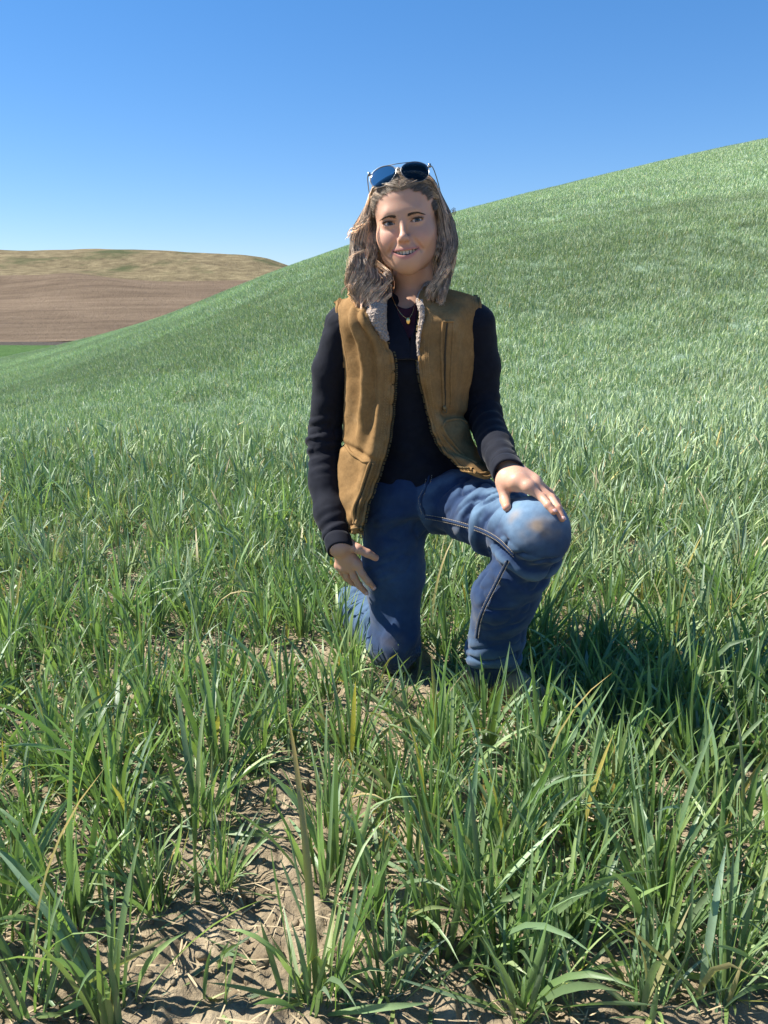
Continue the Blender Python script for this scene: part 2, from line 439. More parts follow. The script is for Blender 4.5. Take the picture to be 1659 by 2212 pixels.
# single young shoots between the plants
x, y = scatter(6600, .80, 3.3, (.22, .56), density)
hs = np.clip(.15 + .06 * fbm(np.stack([x, y], 1), 2.0, 2, 77) + rng.normal(0, .03, len(x)), .07, .26)
hs = hs * (1 - .25 * np.exp(-(((x - .02) / .30) ** 2 + ((y - 1.62) / .18) ** 2)))
build_wheat('wheat_shoots', x, y, hs, 4, .05, 'short young wheat shoots filling the gaps between the foreground plants', wmul=1.05)

# tufted plants: one crown, many leaves
def tuft_mesh(name, seed, lift=(1, 1, 1), mat=None):
    r = np.random.default_rng(seed)
    n = int(r.integers(28, 46)); rad = np.sqrt(r.random(n)) * .032; a0 = r.uniform(0, 2 * np.pi, n)
    lean = r.normal(0, .10, 2)
    base = np.stack([rad * np.cos(a0), rad * np.sin(a0), np.full(n, -.012)], 1)
    az = a0 + r.normal(0, .75, n); o = rad / .032
    tilt = np.clip(.05 + .34 * o + r.normal(0, .11, n), 0, 1.2) + lean[0] * np.cos(az) + lean[1] * np.sin(az)
    L = r.uniform(.16, .34, n) * (1 - .18 * o); bend = np.where(r.random(n) > .62, r.uniform(.5, 1.9, n), r.uniform(-.15, .45, n))
    long_ = r.random(n) < .16; L[long_] *= 1.22; bend[long_] = r.uniform(.3, .9, long_.sum())
    low = r.random(n) < .20; tilt[low] = r.uniform(.9, 1.45, low.sum()); bend[low] = r.uniform(-.2, .5, low.sum()); L[low] *= .75
    c, c2 = leaf_colors(n, .05, r); c = c * .92; c[low] *= (1.35, 1.2, 1.0)
    w = r.uniform(.0055, .0128, n) * (L / .25) ** .4
    v, f, cc, u = blades(base, az, L, w, np.abs(tilt), bend, r.normal(0, 1.25, n), c, c2, 7, .32, 3)
    return mesh_obj(name, v, f, mat or MLEAF, color=cc * np.array(lift), attrs={'across': u}, link=False)
TUFTS = [tuft_mesh('wheat_plant', 300 + k) for k in range(22)]
def tuft_spots(y0, y1, n, gap):
    P, fixed = [], []
    if y0 < 1: fixed = [on_ground(a, b) for a, b in ((335, 1975), (150, 1990), (35, 1930), (100, 1660), (250, 1640), (30, 1500), (400, 1480), (1010, 1960), (900, 1880), (1230, 2010), (1420, 1960), (1600, 1900), (690, 2160), (560, 2195), (1130, 2180), (820, 1990), (1320, 1760), (1180, 1700), (1500, 1700), (950, 1650), (1620, 1640), (760, 1690), (250, 1800), (430, 1790), (60, 1790), (60, 2180), (240, 2190), (1400, 2190), (1560, 2170), (880, 1452), (815, 1462), (1000, 1490), (1062, 1512), (1130, 1530), (940, 1478), (1190, 1508), (755, 1440), (1120, 1495))]
    x_, y_ = scatter(n, y0, y1, (.20, .56), lambda x, y: np.clip(1.35 * density(x, y) - .12, 0, 1))
    for q in fixed + list(zip(x_, y_)):
        if all((q[0] - p[0]) ** 2 + (q[1] - p[1]) ** 2 > gap ** 2 for p in P): P.append(q)
    return P
def tuft_scale(x, y):
    s_ = random.uniform(.56, 1.0)
    s_ *= 1 - .42 * math.exp(-(((x - .03) / .22) ** 2 + ((y - 1.66) / .22) ** 2))
    return s_ * (.82 + .2 * min(max((2.4 - y) / 1.3, 0), 1))
near_spots = tuft_spots(.82, 2.3, 3200, .084)
near_spots = sorted(near_spots, key=lambda p: p[1])[:290]
for k, (x_, y_) in enumerate(near_spots):
    src = TUFTS[random.randrange(len(TUFTS))]
    o = bpy.data.objects.new('wheat_plant', src.data); COL.objects.link(o)
    o.location = (x_, y_, float(ground_z(np.array([x_]), np.array([y_]))[0])); sc = tuft_scale(x_, y_)
    o.rotation_euler = (random.gauss(0, .05), random.gauss(0, .05), random.uniform(0, 6.283)); o.scale = (sc, sc, sc * random.uniform(.9, 1.12))
    tag(o, 'tufted green wheat plant rooted in the tan soil of the foreground', 'wheat plant', 'wheat plants in the foreground')
TUFTS_FAR = [tuft_mesh('wheat_tuft', 400 + k, (1.35, 1.22, 1.5), MLEAF_FAR) for k in range(12)]  # lift paints blade gloss into the leaf colour
far_spots = np.array(tuft_spots(2.3, 4.2, 5200, .078))
TUFT_FAR = far_spots
x, y = scatter(20000, 3.3, 9.5, (.25, .56), lambda x, y: .5 + .5 * density(x, y))
hs = np.clip(.175 + .04 * fbm(np.stack([x, y], 1), 1.2, 2, 78) + rng.normal(0, .025, len(x)), .08, .27) * (1 - .15 * sstep(5, 9, y))
build_wheat('middle_wheat', x, y, hs, 4, .02, 'dense green wheat on the level ground behind the kneeling person', nl=(4, 6), wmul=1.2, cross=2, mat=MLEAF_FAR)

# hillside wheat: small patches of blades set over the slope
def patch_mesh(name, size, n, hmin, hmax, w, K, seed, lift=1.0):
    r = np.random.default_rng(seed)
    px, py = r.uniform(-size / 2, size / 2, n), r.uniform(-size / 2, size / 2, n)
    L = r.uniform(hmin, hmax, n); c, c2 = leaf_colors(n, .012, r); c, c2 = c * np.array(lift), c2 * np.array(lift)
    bend = np.where(r.random(n) > .75, r.uniform(.8, 2, n), r.uniform(0, .6, n))
    v, f, cc, u = blades(np.stack([px, py, np.full(n, -.02)], 1), r.uniform(0, 2 * np.pi, n), L, w * r.uniform(.7, 1.3, n), np.abs(r.normal(.25, .25, n)), bend, r.normal(0, .9, n), c, c2, K, .25, 2)
    return mesh_obj(name, v, f, MLEAF_FAR, color=cc, attrs={'across': u}, link=False)

def instancer(name, pts, eul, scl, pick, protos, label, cat):
    me = bpy.data.meshes.new(name); n = len(pts)
    me.vertices.add(n); me.vertices.foreach_set('co', np.asarray(pts, np.float32).reshape(-1))
    for nm, typ, key, arr in (('rot', 'FLOAT_VECTOR', 'vector', eul), ('scl', 'FLOAT', 'value', scl), ('pick', 'INT', 'value', pick)):
        a = me.attributes.new(nm, typ, 'POINT'); a.data.foreach_set(key, np.ascontiguousarray(arr).reshape(-1))
    o = bpy.data.objects.new(name, me); COL.objects.link(o)
    pc = bpy.data.collections.new(name + '_patches')
    for p in protos: pc.objects.link(p)
    ng = bpy.data.node_groups.new(name, 'GeometryNodeTree')
    ng.interface.new_socket('Geometry', in_out='INPUT', socket_type='NodeSocketGeometry')
    ng.interface.new_socket('Geometry', in_out='OUTPUT', socket_type='NodeSocketGeometry')
    N = ng.nodes; gi, go = N.new('NodeGroupInput'), N.new('NodeGroupOutput')
    ip = N.new('GeometryNodeInstanceOnPoints'); ci = N.new('GeometryNodeCollectionInfo')
    ci.inputs['Collection'].default_value = pc; ci.inputs['Separate Children'].default_value = True; ci.inputs['Reset Children'].default_value = True
    ip.inputs['Pick Instance'].default_value = True
    def na(nm, t):
        q = N.new('GeometryNodeInputNamedAttribute'); q.data_type = t; q.inputs['Name'].default_value = nm
        return q.outputs['Attribute']
    Lk = ng.links.new
    Lk(gi.outputs[0], ip.inputs['Points']); Lk(ci.outputs[0], ip.inputs['Instance'])
    Lk(na('rot', 'FLOAT_VECTOR'), ip.inputs['Rotation']); Lk(na('scl', 'FLOAT'), ip.inputs['Scale']); Lk(na('pick', 'INT'), ip.inputs['Instance Index'])
    Lk(ip.outputs[0], go.inputs[0])
    md = o.modifiers.new('scatter', 'NODES'); md.node_group = ng
    return tag(o, label, cat, kind='stuff')

def hill_points(y0, y1, step, halfw):
    P, E, S, K_ = [], [], [], []
    y = y0
    while y < y1:
        xs = np.arange(-halfw[0] - halfw[1] * y, halfw[0] + halfw[1] * y, step)
        xs = xs + rng.uniform(-.25, .25, len(xs)) * step; ys = y + rng.uniform(-.25, .25, len(xs)) * step
        z = H(xs, ys); e = .4
        gx = (H(xs + e, ys) - H(xs - e, ys)) / (2 * e); gy = (H(xs, ys + e) - H(xs, ys - e)) / (2 * e)
        sp = fbm(np.stack([xs, ys], 1), .16, 3, 90); bm = bare_mask(xs, ys); tn = fbm(np.stack([xs * .5, ys], 1), .11, 3, 95)  # tn: tone bands painted for the shading of slope undulations
        for k in range(len(xs)):
            if bm[k] > .45: continue
            yel = bm[k] > .02
            K_.append(random.randint(4, 5) if yel else (random.randint(0, 1) if tn[k] + random.gauss(0, .28) > 0 else random.randint(2, 3)))
            nv = Vector((-gx[k], -gy[k], 1)).normalized()
            q = nv.to_track_quat('Z', 'Y') @ Euler((0, 0, random.uniform(0, 6.283))).to_quaternion()
            e_ = q.to_euler(); P.append((xs[k], ys[k], z[k])); E.append((e_.x, e_.y, e_.z)); S.append(random.uniform(.85, 1.2))
        y += step
    return np.array(P), np.array(E, np.float32), np.array(S, np.float32), np.array(K_, np.int32)
pr = [patch_mesh('wheat_patch', 1.0, 900, .08, .19, .0095, 3, 100 + k, tuple(np.array((1.58, 1.36, 1.85)) * (1.10 if k < 2 else .86)) if k < 4 else (1.75, 1.5, 1.25)) for k in range(6)]  # lift puts waxy bloom and blade gloss into the colour
P_, E_, S_, K_ = hill_points(9.0, 26.0, .74, (1.5, .58))
instancer('slope_wheat', P_, E_, S_, K_, pr, 'green wheat covering the dip and lower slope of the near hill', 'wheat')
pr = [patch_mesh('wheat_patch_far', 2.8, 3000, .08, .18, .016, 2, 200 + k, tuple(np.array((1.95, 1.66, 2.4)) * (1.08 if k < 2 else .86)) if k < 4 else (1.7, 1.4, 1.3)) for k in range(6)]  # stronger lift: wax bloom plus painted gloss of sun and sky
P_, E_, S_, K_ = hill_points(26.0, 66.0, 2.0, (3, .60))
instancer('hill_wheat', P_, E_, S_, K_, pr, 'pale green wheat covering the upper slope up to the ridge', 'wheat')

instancer('wheat_tufts', np.stack([TUFT_FAR[:, 0], TUFT_FAR[:, 1], ground_z(TUFT_FAR[:, 0], TUFT_FAR[:, 1])], 1), np.stack([rng.normal(0, .05, len(TUFT_FAR)), rng.normal(0, .05, len(TUFT_FAR)), rng.uniform(0, 6.28, len(TUFT_FAR))], 1).astype(np.float32), np.array([tuft_scale(*p) for p in TUFT_FAR], np.float32), rng.integers(0, len(TUFTS_FAR), len(TUFT_FAR)).astype(np.int32), TUFTS_FAR, 'dense wheat tufts on the level ground around and just behind the person', 'wheat')
# straw litter and clods on the soil
def m_simple(name, col, rough=.8, spec=.3, noise=None, bump=None, metallic=0.0):
    t = NT(name); t.set(Roughness=rough, Metallic=metallic); t.b.inputs['Specular IOR Level'].default_value = spec
    t.b.inputs['Base Color'].default_value = (*col, 1)
    if noise:
        n = t.noise(noise[0], 5, .6); c = np.array(col)
        t.color(t.ramp(n.outputs[0], [(.3, tuple(c * noise[1])), (.7, tuple(c * noise[2]))]).outputs[0])
    if bump:
        n = t.noise(bump[0], 4, .6); t.bump(n.outputs[0], bump[1], bump[2])
    return t.m
MSTRAW = m_simple('dry_straw', (.42, .33, .20), .7, .3, (40, .6, 1.3))
n = 9000
x, y = scatter(13000, .80, 3.4, (.22, .56), lambda x, y: np.clip(1.25 - density(x, y), .15, 1))
n = len(x); az = rng.uniform(0, 6.283, n); L = rng.uniform(.015, .075, n)
v, f, c, u = blades(np.stack([x, y, ground_z(x, y) + rng.uniform(.002, .012, n)], 1), az, L, rng.uniform(.0012, .0035, n), rng.uniform(1.35, 1.7, n), rng.normal(0, .25, n), rng.normal(0, 1, n), np.ones((n, 3)), np.ones((n, 3)), 3, .2, 2)
tag(mesh_obj('straw_litter', v, f, MSTRAW), 'dry straw bits scattered on the bare soil between wheat plants', 'straw', kind='stuff')
# clods
ico = np.array([(0, 0, 1), (.894, 0, .447), (.276, .851, .447), (-.724, .526, .447), (-.724, -.526, .447), (.276, -.851, .447), (.724, .526, -.447), (-.276, .851, -.447), (-.894, 0, -.447), (-.276, -.851, -.447), (.724, -.526, -.447), (0, 0, -1)])
icf = np.array([(0, 1, 2), (0, 2, 3), (0, 3, 4), (0, 4, 5), (0, 5, 1), (1, 6, 2), (2, 7, 3), (3, 8, 4), (4, 9, 5), (5, 10, 1), (6, 7, 2), (7, 8, 3), (8, 9, 4), (9, 10, 5), (10, 6, 1), (11, 7, 6), (11, 8, 7), (11, 9, 8), (11, 10, 9), (11, 6, 10)])
x, y = scatter(11000, .80, 3.4, (.22, .56), lambda x, y: np.clip(1.15 - 1.1 * density(x, y), .04, 1))
n = len(x); sz = np.minimum(rng.gamma(1.3, .0026, n) + .0016, .012)
pts = ico[None] * sz[:, None, None] * rng.uniform(.7, 1.3, (n, 1, 3)) * np.array((1, 1, .7))
flat = pts.reshape(-1, 3) + np.repeat(rng.uniform(0, 99, (n, 3)), len(ico), 0)
pts = pts * (1 + .55 * vnoise(flat, 150, 3).reshape(n, -1, 1))
pts = pts + np.stack([x, y, ground_z(x, y) + sz * .15], 1)[:, None, :]
tag(mesh_obj('soil_clods', pts.reshape(-1, 3), (icf[None] + (np.arange(n) * len(ico))[:, None, None]).reshape(-1, 3), MSOIL, smooth=False), 'crumbly tan soil clods lying between the wheat plants', 'soil', kind='stuff')
# ------------------------------------------------------------------ implicit-surface modelling kit
def cone(a, b, ra, rb, k=.02): return ('cone', np.asarray(a, float), np.asarray(b, float), ra, rb, k)
def ell(c, r, k=.02, rot=None): return ('ell', np.asarray(c, float), np.asarray(r, float), rot, 0, k)
def cut(p): return (*p[:5], -abs(p[5]))
def prim_d(p, P):
    if p[0] == 'cone':
        a, b, ra, rb = p[1:5]; ab = b - a; L2 = max(ab @ ab, 1e-12)
        t = np.clip(((P - a) @ ab) / L2, 0, 1)
        q = P - a - t[..., None] * ab
        return np.sqrt((q * q).sum(-1)) - (ra + (rb - ra) * t)
    c, r, rot = p[1:4]
    q = P - c
    if rot is not None: q = q @ rot
    k0 = np.sqrt(((q / r) ** 2).sum(-1)); k1 = np.sqrt(((q / (r * r)) ** 2).sum(-1))
    return k0 * (k0 - 1) / np.maximum(k1, 1e-9)
def prim_box(p):
    if p[0] == 'cone':
        return np.minimum(p[1] - p[3], p[2] - p[4]), np.maximum(p[1] + p[3], p[2] + p[4])
    m = p[2] if p[3] is None else np.full(3, p[2].max())
    return p[1] - m, p[1] + m
def smin(a, b, k):
    h = np.maximum(k - np.abs(a - b), 0) / k
    return np.minimum(a, b) - h * h * k * .25
def sdf(prims, P):
    d = np.full(P.shape[:-1], .5)
    for p in prims:
        q = prim_d(p, P)
        if p[5] > 0: d = smin(d, q, p[5])
        else: d = -smin(-d, q, -p[5])
    return d
def surf_nets(d, origin, h):
    s = d < 0
    nx, ny, nz = d.shape
    cs = np.zeros((nx - 1, ny - 1, nz - 1), np.int8)
    off = [(i, j, k) for i in (0, 1) for j in (0, 1) for k in (0, 1)]
    sl = lambda o: tuple(slice(o[q], d.shape[q] - 1 + o[q]) for q in range(3))
    for o in off: cs += s[sl(o)]
    mixed = (cs > 0) & (cs < 8)
    I = np.argwhere(mixed); n = len(I)
    acc = np.zeros((n, 3)); cnt = np.zeros(n)
    val = {o: d[I[:, 0] + o[0], I[:, 1] + o[1], I[:, 2] + o[2]] for o in off}
    for o in off:
        for ax in range(3):
            if o[ax]: continue
            o2 = list(o); o2[ax] = 1; o2 = tuple(o2)
            a, b = val[o], val[o2]; m = (a < 0) != (b < 0)
            t = np.where(m, a / np.where(a == b, 1, a - b), 0)
            p = np.tile(np.array(o, float), (n, 1)); p[:, ax] += t
            acc[m] += p[m]; cnt[m] += 1
    v = (I + acc / cnt[:, None]) * h + origin
    idx = np.full(mixed.shape, -1, np.int64); idx[mixed] = np.arange(n)
    F = []
    for ax in range(3):
        u, w = (ax + 1) % 3, (ax + 2) % 3
        a = [slice(1, -1)] * 3; b = [slice(1, -1)] * 3
        a[ax] = slice(0, -1); b[ax] = slice(1, None)
        e0, e1 = s[tuple(a)], s[tuple(b)]
        E = np.argwhere(e0 != e1)
        if not len(E): continue
        flip = e0[tuple(E.T)]
        base = E.copy(); base[:, u] += 1; base[:, w] += 1
        def cell(du, dw):
            c = base.copy(); c[:, u] -= du; c[:, w] -= dw
            return idx[c[:, 0], c[:, 1], c[:, 2]]
        q = np.stack([cell(1, 1), cell(0, 1), cell(0, 0), cell(1, 0)], 1)
        q[~flip] = q[~flip][:, ::-1]
        F.append(q)
    F = np.concatenate(F); F = F[(F >= 0).all(1)]
    return v, F
def sdf_mesh(prims, h, post=None, pad=.03, lo=None, hi=None):
    bx = [prim_box(p) for p in prims if p[5] > 0]
    lo = np.min([b[0] for b in bx], 0) - pad if lo is None else np.asarray(lo, float)
    hi = np.max([b[1] for b in bx], 0) + pad if hi is None else np.asarray(hi, float)
    n = np.ceil((hi - lo) / h).astype(int) + 1
    ax = [lo[q] + h * np.arange(n[q]) for q in range(3)]
    d = np.full(tuple(n), .06)
    for p in prims:
        b0, b1 = prim_box(p); m = abs(p[5]) + 4 * h + .004
        i0 = np.clip(np.floor((b0 - m - lo) / h).astype(int), 0, n); i1 = np.clip(np.ceil((b1 + m - lo) / h).astype(int) + 1, 0, n)
        if (i1 <= i0).any(): continue
        g = np.stack(np.meshgrid(*[ax[q][i0[q]:i1[q]] for q in range(3)], indexing='ij'), -1)
        q = prim_d(p, g); s_ = tuple(slice(i0[k], i1[k]) for k in range(3))
        d[s_] = smin(d[s_], q, p[5]) if p[5] > 0 else -smin(-d[s_], q, -p[5])
    if post is not None:
        g = np.stack(np.meshgrid(*ax, indexing='ij'), -1); d = post(d, g)
    return surf_nets(d, lo, h)
def vnormals(v, f):
    n = np.zeros_like(v)
    a, b, c, d = (v[f[:, k]] for k in (0, 1, 2, 3 if f.shape[1] > 3 else 2))
    fn = np.cross(c - a, d - b) if f.shape[1] > 3 else np.cross(b - a, c - a)
    for k in range(f.shape[1]): np.add.at(n, f[:, k], fn)
    return n / np.maximum(np.linalg.norm(n, axis=1, keepdims=True), 1e-12)
def relax(v, f, it=1, lam=.5):
    e = np.concatenate([np.stack([f[:, k], f[:, (k + 1) % f.shape[1]]], 1) for k in range(f.shape[1])])
    for _ in range(it):
        a = np.zeros_like(v); c = np.zeros(len(v))
        np.add.at(a, e[:, 0], v[e[:, 1]]); np.add.at(a, e[:, 1], v[e[:, 0]])
        np.add.at(c, e[:, 0], 1); np.add.at(c, e[:, 1], 1)
        v = v * (1 - lam) + lam * a / np.maximum(c, 1)[:, None]
    return v
def hit(prims, vx, vy, off=0.0, y0=1.2, y1=2.3, default=None):
    """distance Y at which the sight line through (vx, vy) first comes within off of the surface"""
    Ys = np.arange(y0, y1, .002); P = np.outer(Ys, W(vx, vy, 1.0) - (0, 0, CAM_H)) + (0, 0, CAM_H)
    d = sdf(prims, P) - off
    k = np.argmax(d < 0)
    if d[k] < 0: return Ys[k]
    return Ys[np.argmin(d)] if default is None else default
def catmull(pts, n):
    pts = np.asarray(pts, float); m = len(pts)
    P = np.concatenate([[2 * pts[0] - pts[1]], pts, [2 * pts[-1] - pts[-2]]])
    t = np.linspace(0, m - 1, n); i = np.clip(np.floor(t).astype(int), 0, m - 2); f = (t - i)[:, None]
    a, b, c, d = P[i], P[i + 1], P[i + 2], P[i + 3]
    return .5 * (2 * b + (c - a) * f + (2 * a - 5 * b + 4 * c - d) * f ** 2 + (3 * b - a - 3 * c + d) * f ** 3)
def tube(path, r, n=6, cap=True):
    path = np.asarray(path, float); m = len(path); r = np.broadcast_to(np.asarray(r, float), (m,))
    T = np.gradient(path, axis=0); T /= np.maximum(np.linalg.norm(T, axis=1, keepdims=True), 1e-9)
    ref = np.array((0, 0, 1.)) if abs(T[:, 2]).mean() < .9 else np.array((1., 0, 0))
    A = np.cross(T, ref); A /= np.maximum(np.linalg.norm(A, axis=1, keepdims=True), 1e-9); B = np.cross(T, A)
    a = np.linspace(0, 2 * np.pi, n, endpoint=False)
    v = path[:, None] + r[:, None, None] * (np.cos(a)[None, :, None] * A[:, None] + np.sin(a)[None, :, None] * B[:, None])
    i = np.arange(m * n).reshape(m, n)
    f = np.stack([i[:-1], np.roll(i[:-1], -1, 1), np.roll(i[1:], -1, 1), i[1:]], -1).reshape(-1, 4)
    return v.reshape(-1, 3), f
def merge(parts):
    V, F, o = [], [], 0
    for v, f in parts:
        V.append(v); F.append(np.asarray(f) + o); o += len(v)
    return np.concatenate(V), np.concatenate(F)
def grid_surface(ctrl, nu, nv):
    """dense surface through a control net (rows, cols, 3)"""
    ctrl = np.asarray(ctrl, float)
    a = np.array([catmull(r, nu) for r in ctrl])
    return np.array([catmull(a[:, k], nv) for k in range(nu)]).transpose(1, 0, 2)
def grid_normals(g):
    n = np.cross(np.gradient(g, axis=1), np.gradient(g, axis=0))
    return n / np.maximum(np.linalg.norm(n, axis=-1, keepdims=True), 1e-12)
def slab(g, th, toward=None):
    """closed cloth sheet of thickness th behind the grid surface g; toward: a point on its outer side"""
    n = grid_normals(g)
    if toward is not None and ((np.asarray(toward) - g.reshape(-1, 3).mean(0)) @ n.reshape(-1, 3).mean(0)) < 0: n = -n
    R_, C_ = g.shape[:2]
    outer = g.reshape(-1, 3); inner = (g - n * th).reshape(-1, 3)
    i = np.arange(R_ * C_).reshape(R_, C_); j = i + R_ * C_
    f = [np.stack([i[:-1, :-1], i[:-1, 1:], i[1:, 1:], i[1:, :-1]], -1).reshape(-1, 4),
         np.stack([j[:-1, :-1], j[1:, :-1], j[1:, 1:], j[:-1, 1:]], -1).reshape(-1, 4)]
    ring = np.concatenate([i[0, :], i[1:, -1], i[-1, -2::-1], i[-2:0:-1, 0]]); r2 = np.roll(ring, -1); q = R_ * C_
    f.append(np.stack([ring, ring + q, r2 + q, r2], -1))
    return np.concatenate([outer, inner]), np.concatenate(f)
# ------------------------------------------------------------------ the kneeling person
def m_skin():
    t = NT('skin')
    a = t.attr('col'); n = t.noise(38, 4, .6)
    c = t.mix(t.ramp(n.outputs[0], [(.35, (0, 0, 0)), (.75, (.22, .22, .22))]).outputs[0], a.outputs['Color'], (.60, .30, .24))
    t.color(c); t.set(Roughness=.48); t.b.inputs['Specular IOR Level'].default_value = .4
    t.b.inputs['Subsurface Weight'].default_value = .18; t.b.inputs['Subsurface Radius'].default_value = (1, .35, .2); t.b.inputs['Subsurface Scale'].default_value = .006
    nb = t.noise(420, 3, .6); t.bump(nb.outputs[0], .12, .001)
    return t.m
MSKIN = m_skin()
SKIN = np.array((.55, .325, .215))

# ---- jeans volume (shared: hands rest on it)
hipR, midR, kneeR, ankR = W(850, 1085, 1.86), W(848, 1230, 1.83), W(856, 1388, 1.80), W(757, 1297, 2.2)
hipL, midL, kneeL = W(975, 1078, 1.84), W(1073, 1122, 1.66), W(1158, 1150, 1.51)
calfL, hemL = W(1090, 1290, 1.60), W(1058, 1446, 1.68)
JEANS = [ell(W(905, 1062, 1.87), (.145, .105, .085), .04),
         cone(hipR, midR, .086, .074, .03), cone(midR, kneeR, .074, .058, .03), ell(kneeR + (0, -.005, 0), (.058, .062, .06), .03),
         cone(kneeR + (-.005, .02, -.015), (kneeR + ankR) / 2, .062, .066, .03), cone((kneeR + ankR) / 2, ankR, .066, .052, .03),
         cone(hipL, midL, .089, .075, .035), cone(midL, kneeL, .075, .066, .03), ell(kneeL, (.067, .064, .066), .02),
         cone(kneeL + (0, .01, -.02), calfL, .062, .068, .03), cone(calfL, hemL, .068, .059, .03)]
# ---- shirt volume
shR, elR, wrR = W(745, 706, 1.885), W(701, 950, 1.90), W(733, 1178, 1.735)
shL, elL, wrL = W(1026, 704, 1.885), W(1043, 890, 1.89), W(1097, 1019, 1.585)
armR = [shR, W(716, 800, 1.895), elR, W(702, 1040, 1.855), W(714, 1110, 1.80), wrR]
armL = [shL, W(1040, 790, 1.895), elL, W(1070, 965, 1.74), wrL]
TORSO = [ell(W(882, 785, 1.895), (.138, .10, .135), .05), ell(W(888, 905, 1.89), (.112, .092, .20), .05), ell(W(902, 1030, 1.875), (.128, .10, .10), .04),
         cone(W(786, 690, 1.90), W(985, 682, 1.90), .047, .047, .05), cone(W(826, 684, 1.925), W(940, 678, 1.925), .038, .038, .05),
         ell(W(838, 790, 1.825), (.058, .052, .06), .04), ell(W(930, 786, 1.825), (.058, .052, .06), .04)]
SLEEVES = [cone(armR[0], armR[1], .050, .043, .035), cone(armR[1], armR[2], .043, .042, .02), cone(armR[2], armR[3], .042, .039, .02), cone(armR[3], armR[4], .039, .036, .02), cone(armR[4], armR[5] + (armR[4] - armR[5]) * .42, .038, .0345, .02),
           cone(armL[0], armL[1], .050, .042, .035), cone(armL[1], armL[2], .042, .042, .02), cone(armL[2], armL[3], .042, .038, .02), cone(armL[3], armL[4] + (armL[3] - armL[4]) * .20, .038, .0335, .02)]
SHIRT = TORSO + SLEEVES

# ---- head, modelled in its own frame: x to the picture's right, -y forward, z up, origin between the eyes
HEAD_S = .97
head_rot = Euler((R(3.0), R(-7), R(-8)), 'ZXY').to_matrix() 
HR = np.array(head_rot)
HEAD_AT = W(870, 480, 1.80) + HR @ np.array((0, .083, 0)) * HEAD_S
def hw(p): return (np.asarray(p, float) * HEAD_S) @ HR.T + HEAD_AT
def sym(f): return [q for s in (-1, 1) for q in f(s)]
EYE = np.array((.0312, -.0715, 0.0))
def mouth_up(x): return -.0612 + 2.2 * x * x
def mouth_lo(x): return mouth_up(x) - .0098 * np.clip(1 - (x / .0292) ** 2, 0, 1)
HEADP = [ell((0, .014, .036), (.072, .092, .073), .03), ell((0, -.036, .040), (.060, .046, .050), .03),
         ell((0, -.030, -.022), (.0605, .056, .066), .03), ell((0, -.038, -.064), (.043, .044, .033), .03)]
HEADP += sym(lambda s: [cone((s * .050, -.002, -.032), (s * .031, -.032, -.066), .011, .0105, .045), cone((s * .031, -.032, -.066), (s * .009, -.068, -.0880), .0105, .0110, .045),
                        ell((s * .043, -.056, -.026), (.020, .020, .018), .03), ell((s * .034, -.073, -.040), (.018, .015, .017), .026)])
HEADP += [ell((0, -.079, -.0895), (.013, .012, .011), .028), ell((0, -.076, -.066), (.028, .019, .026), .025)]
# brow, sockets, lids
HEADP += [cone((-.030, -.0755, .018), (.030, -.0755, .018), .0105, .0105, .025)]
HEADP += sym(lambda s: [cut(ell((s * .031, -.102, .000), (.019, .016, .012), .014)), ell(EYE * (s, 1, 1) , (.0150, .0146, .0140), .007)])
# nose
HEADP += [cone((0, -.0865, .004), (0, -.1070, -.030), .0056, .0072, .012), ell((0, -.1090, -.0340), (.0088, .0090, .0084), .008)]
HEADP += sym(lambda s: [ell((s * .0102, -.0970, -.0370), (.0060, .0082, .0060), .007)])
# lips
def lips(fz, dz, r0, y0):
    q = []
    xs = np.linspace(-.0315, .0315, 11)
    f = lambda x: (x, y0 + 15.0 * x * x, float(fz(x)) + dz * max(1 - (x / .035) ** 2, 0))
    rr = lambda x: r0 * (1 - .62 * (x / .0315) ** 2)
    for a, b in zip(xs[:-1], xs[1:]): q.append(cone(f(a), f(b), rr(a), rr(b), .006))
    return q
HEADP += lips(mouth_up, .0030, .0032, -.0955) + lips(mouth_lo, -.0042, .0045, -.0940)
HEADP += sym(lambda s: [cut(cone((s * .0185, -.0985, -.036), (s * .0375, -.0845, -.063), .0028, .0022, .010))])
HEADP += sym(lambda s: [cut(ell((s * .0056, -.1020, -.0425), (.0036, .0050, .0034), .002))])
# ears and neck
HEADP += sym(lambda s: [ell((s * .070, .014, -.012), (.007, .016, .028), .010), cut(ell((s * .078, .010, -.008), (.006, .009, .018), .006))])
neck0, neck1 = np.array((0, .022, -.060)), np.array((.006, .052, -.190))
HEADP += [cone(neck0, neck1, .047, .050, .03)]
def head_post(d, g):
    x, y, z = g[..., 0], g[..., 1], g[..., 2]
    # mouth opening (smile) and eye openings
    up, dn = mouth_up(x), mouth_lo(x)
    m = np.maximum(np.maximum(z - up, dn - z), np.maximum(np.abs(x) - .0290, y + .072))
    d = np.maximum(d, -m)
    for s in (-1, 1):
        u = (x - s * EYE[0]) * s
        lid_u = .0034 * np.clip(1 - (u / .0150) ** 2, 0, 1) + .0008 + .035 * u
        lid_l = -.0034 * np.clip(1 - (u / .0150) ** 2, 0, 1) + .0004 + .035 * u
        e = np.maximum(np.maximum(z - lid_u, lid_l - z), np.maximum(np.abs(u) - .0148, y + .060))
        d = np.maximum(d, -e)
    return d
hv, hf = sdf_mesh(HEADP, .0016, head_post, lo=(-.10, -.130, -.215), hi=(.10, .125, .125))
hv = relax(hv, hf, 1, .4)
hn = vnormals(hv, hf)
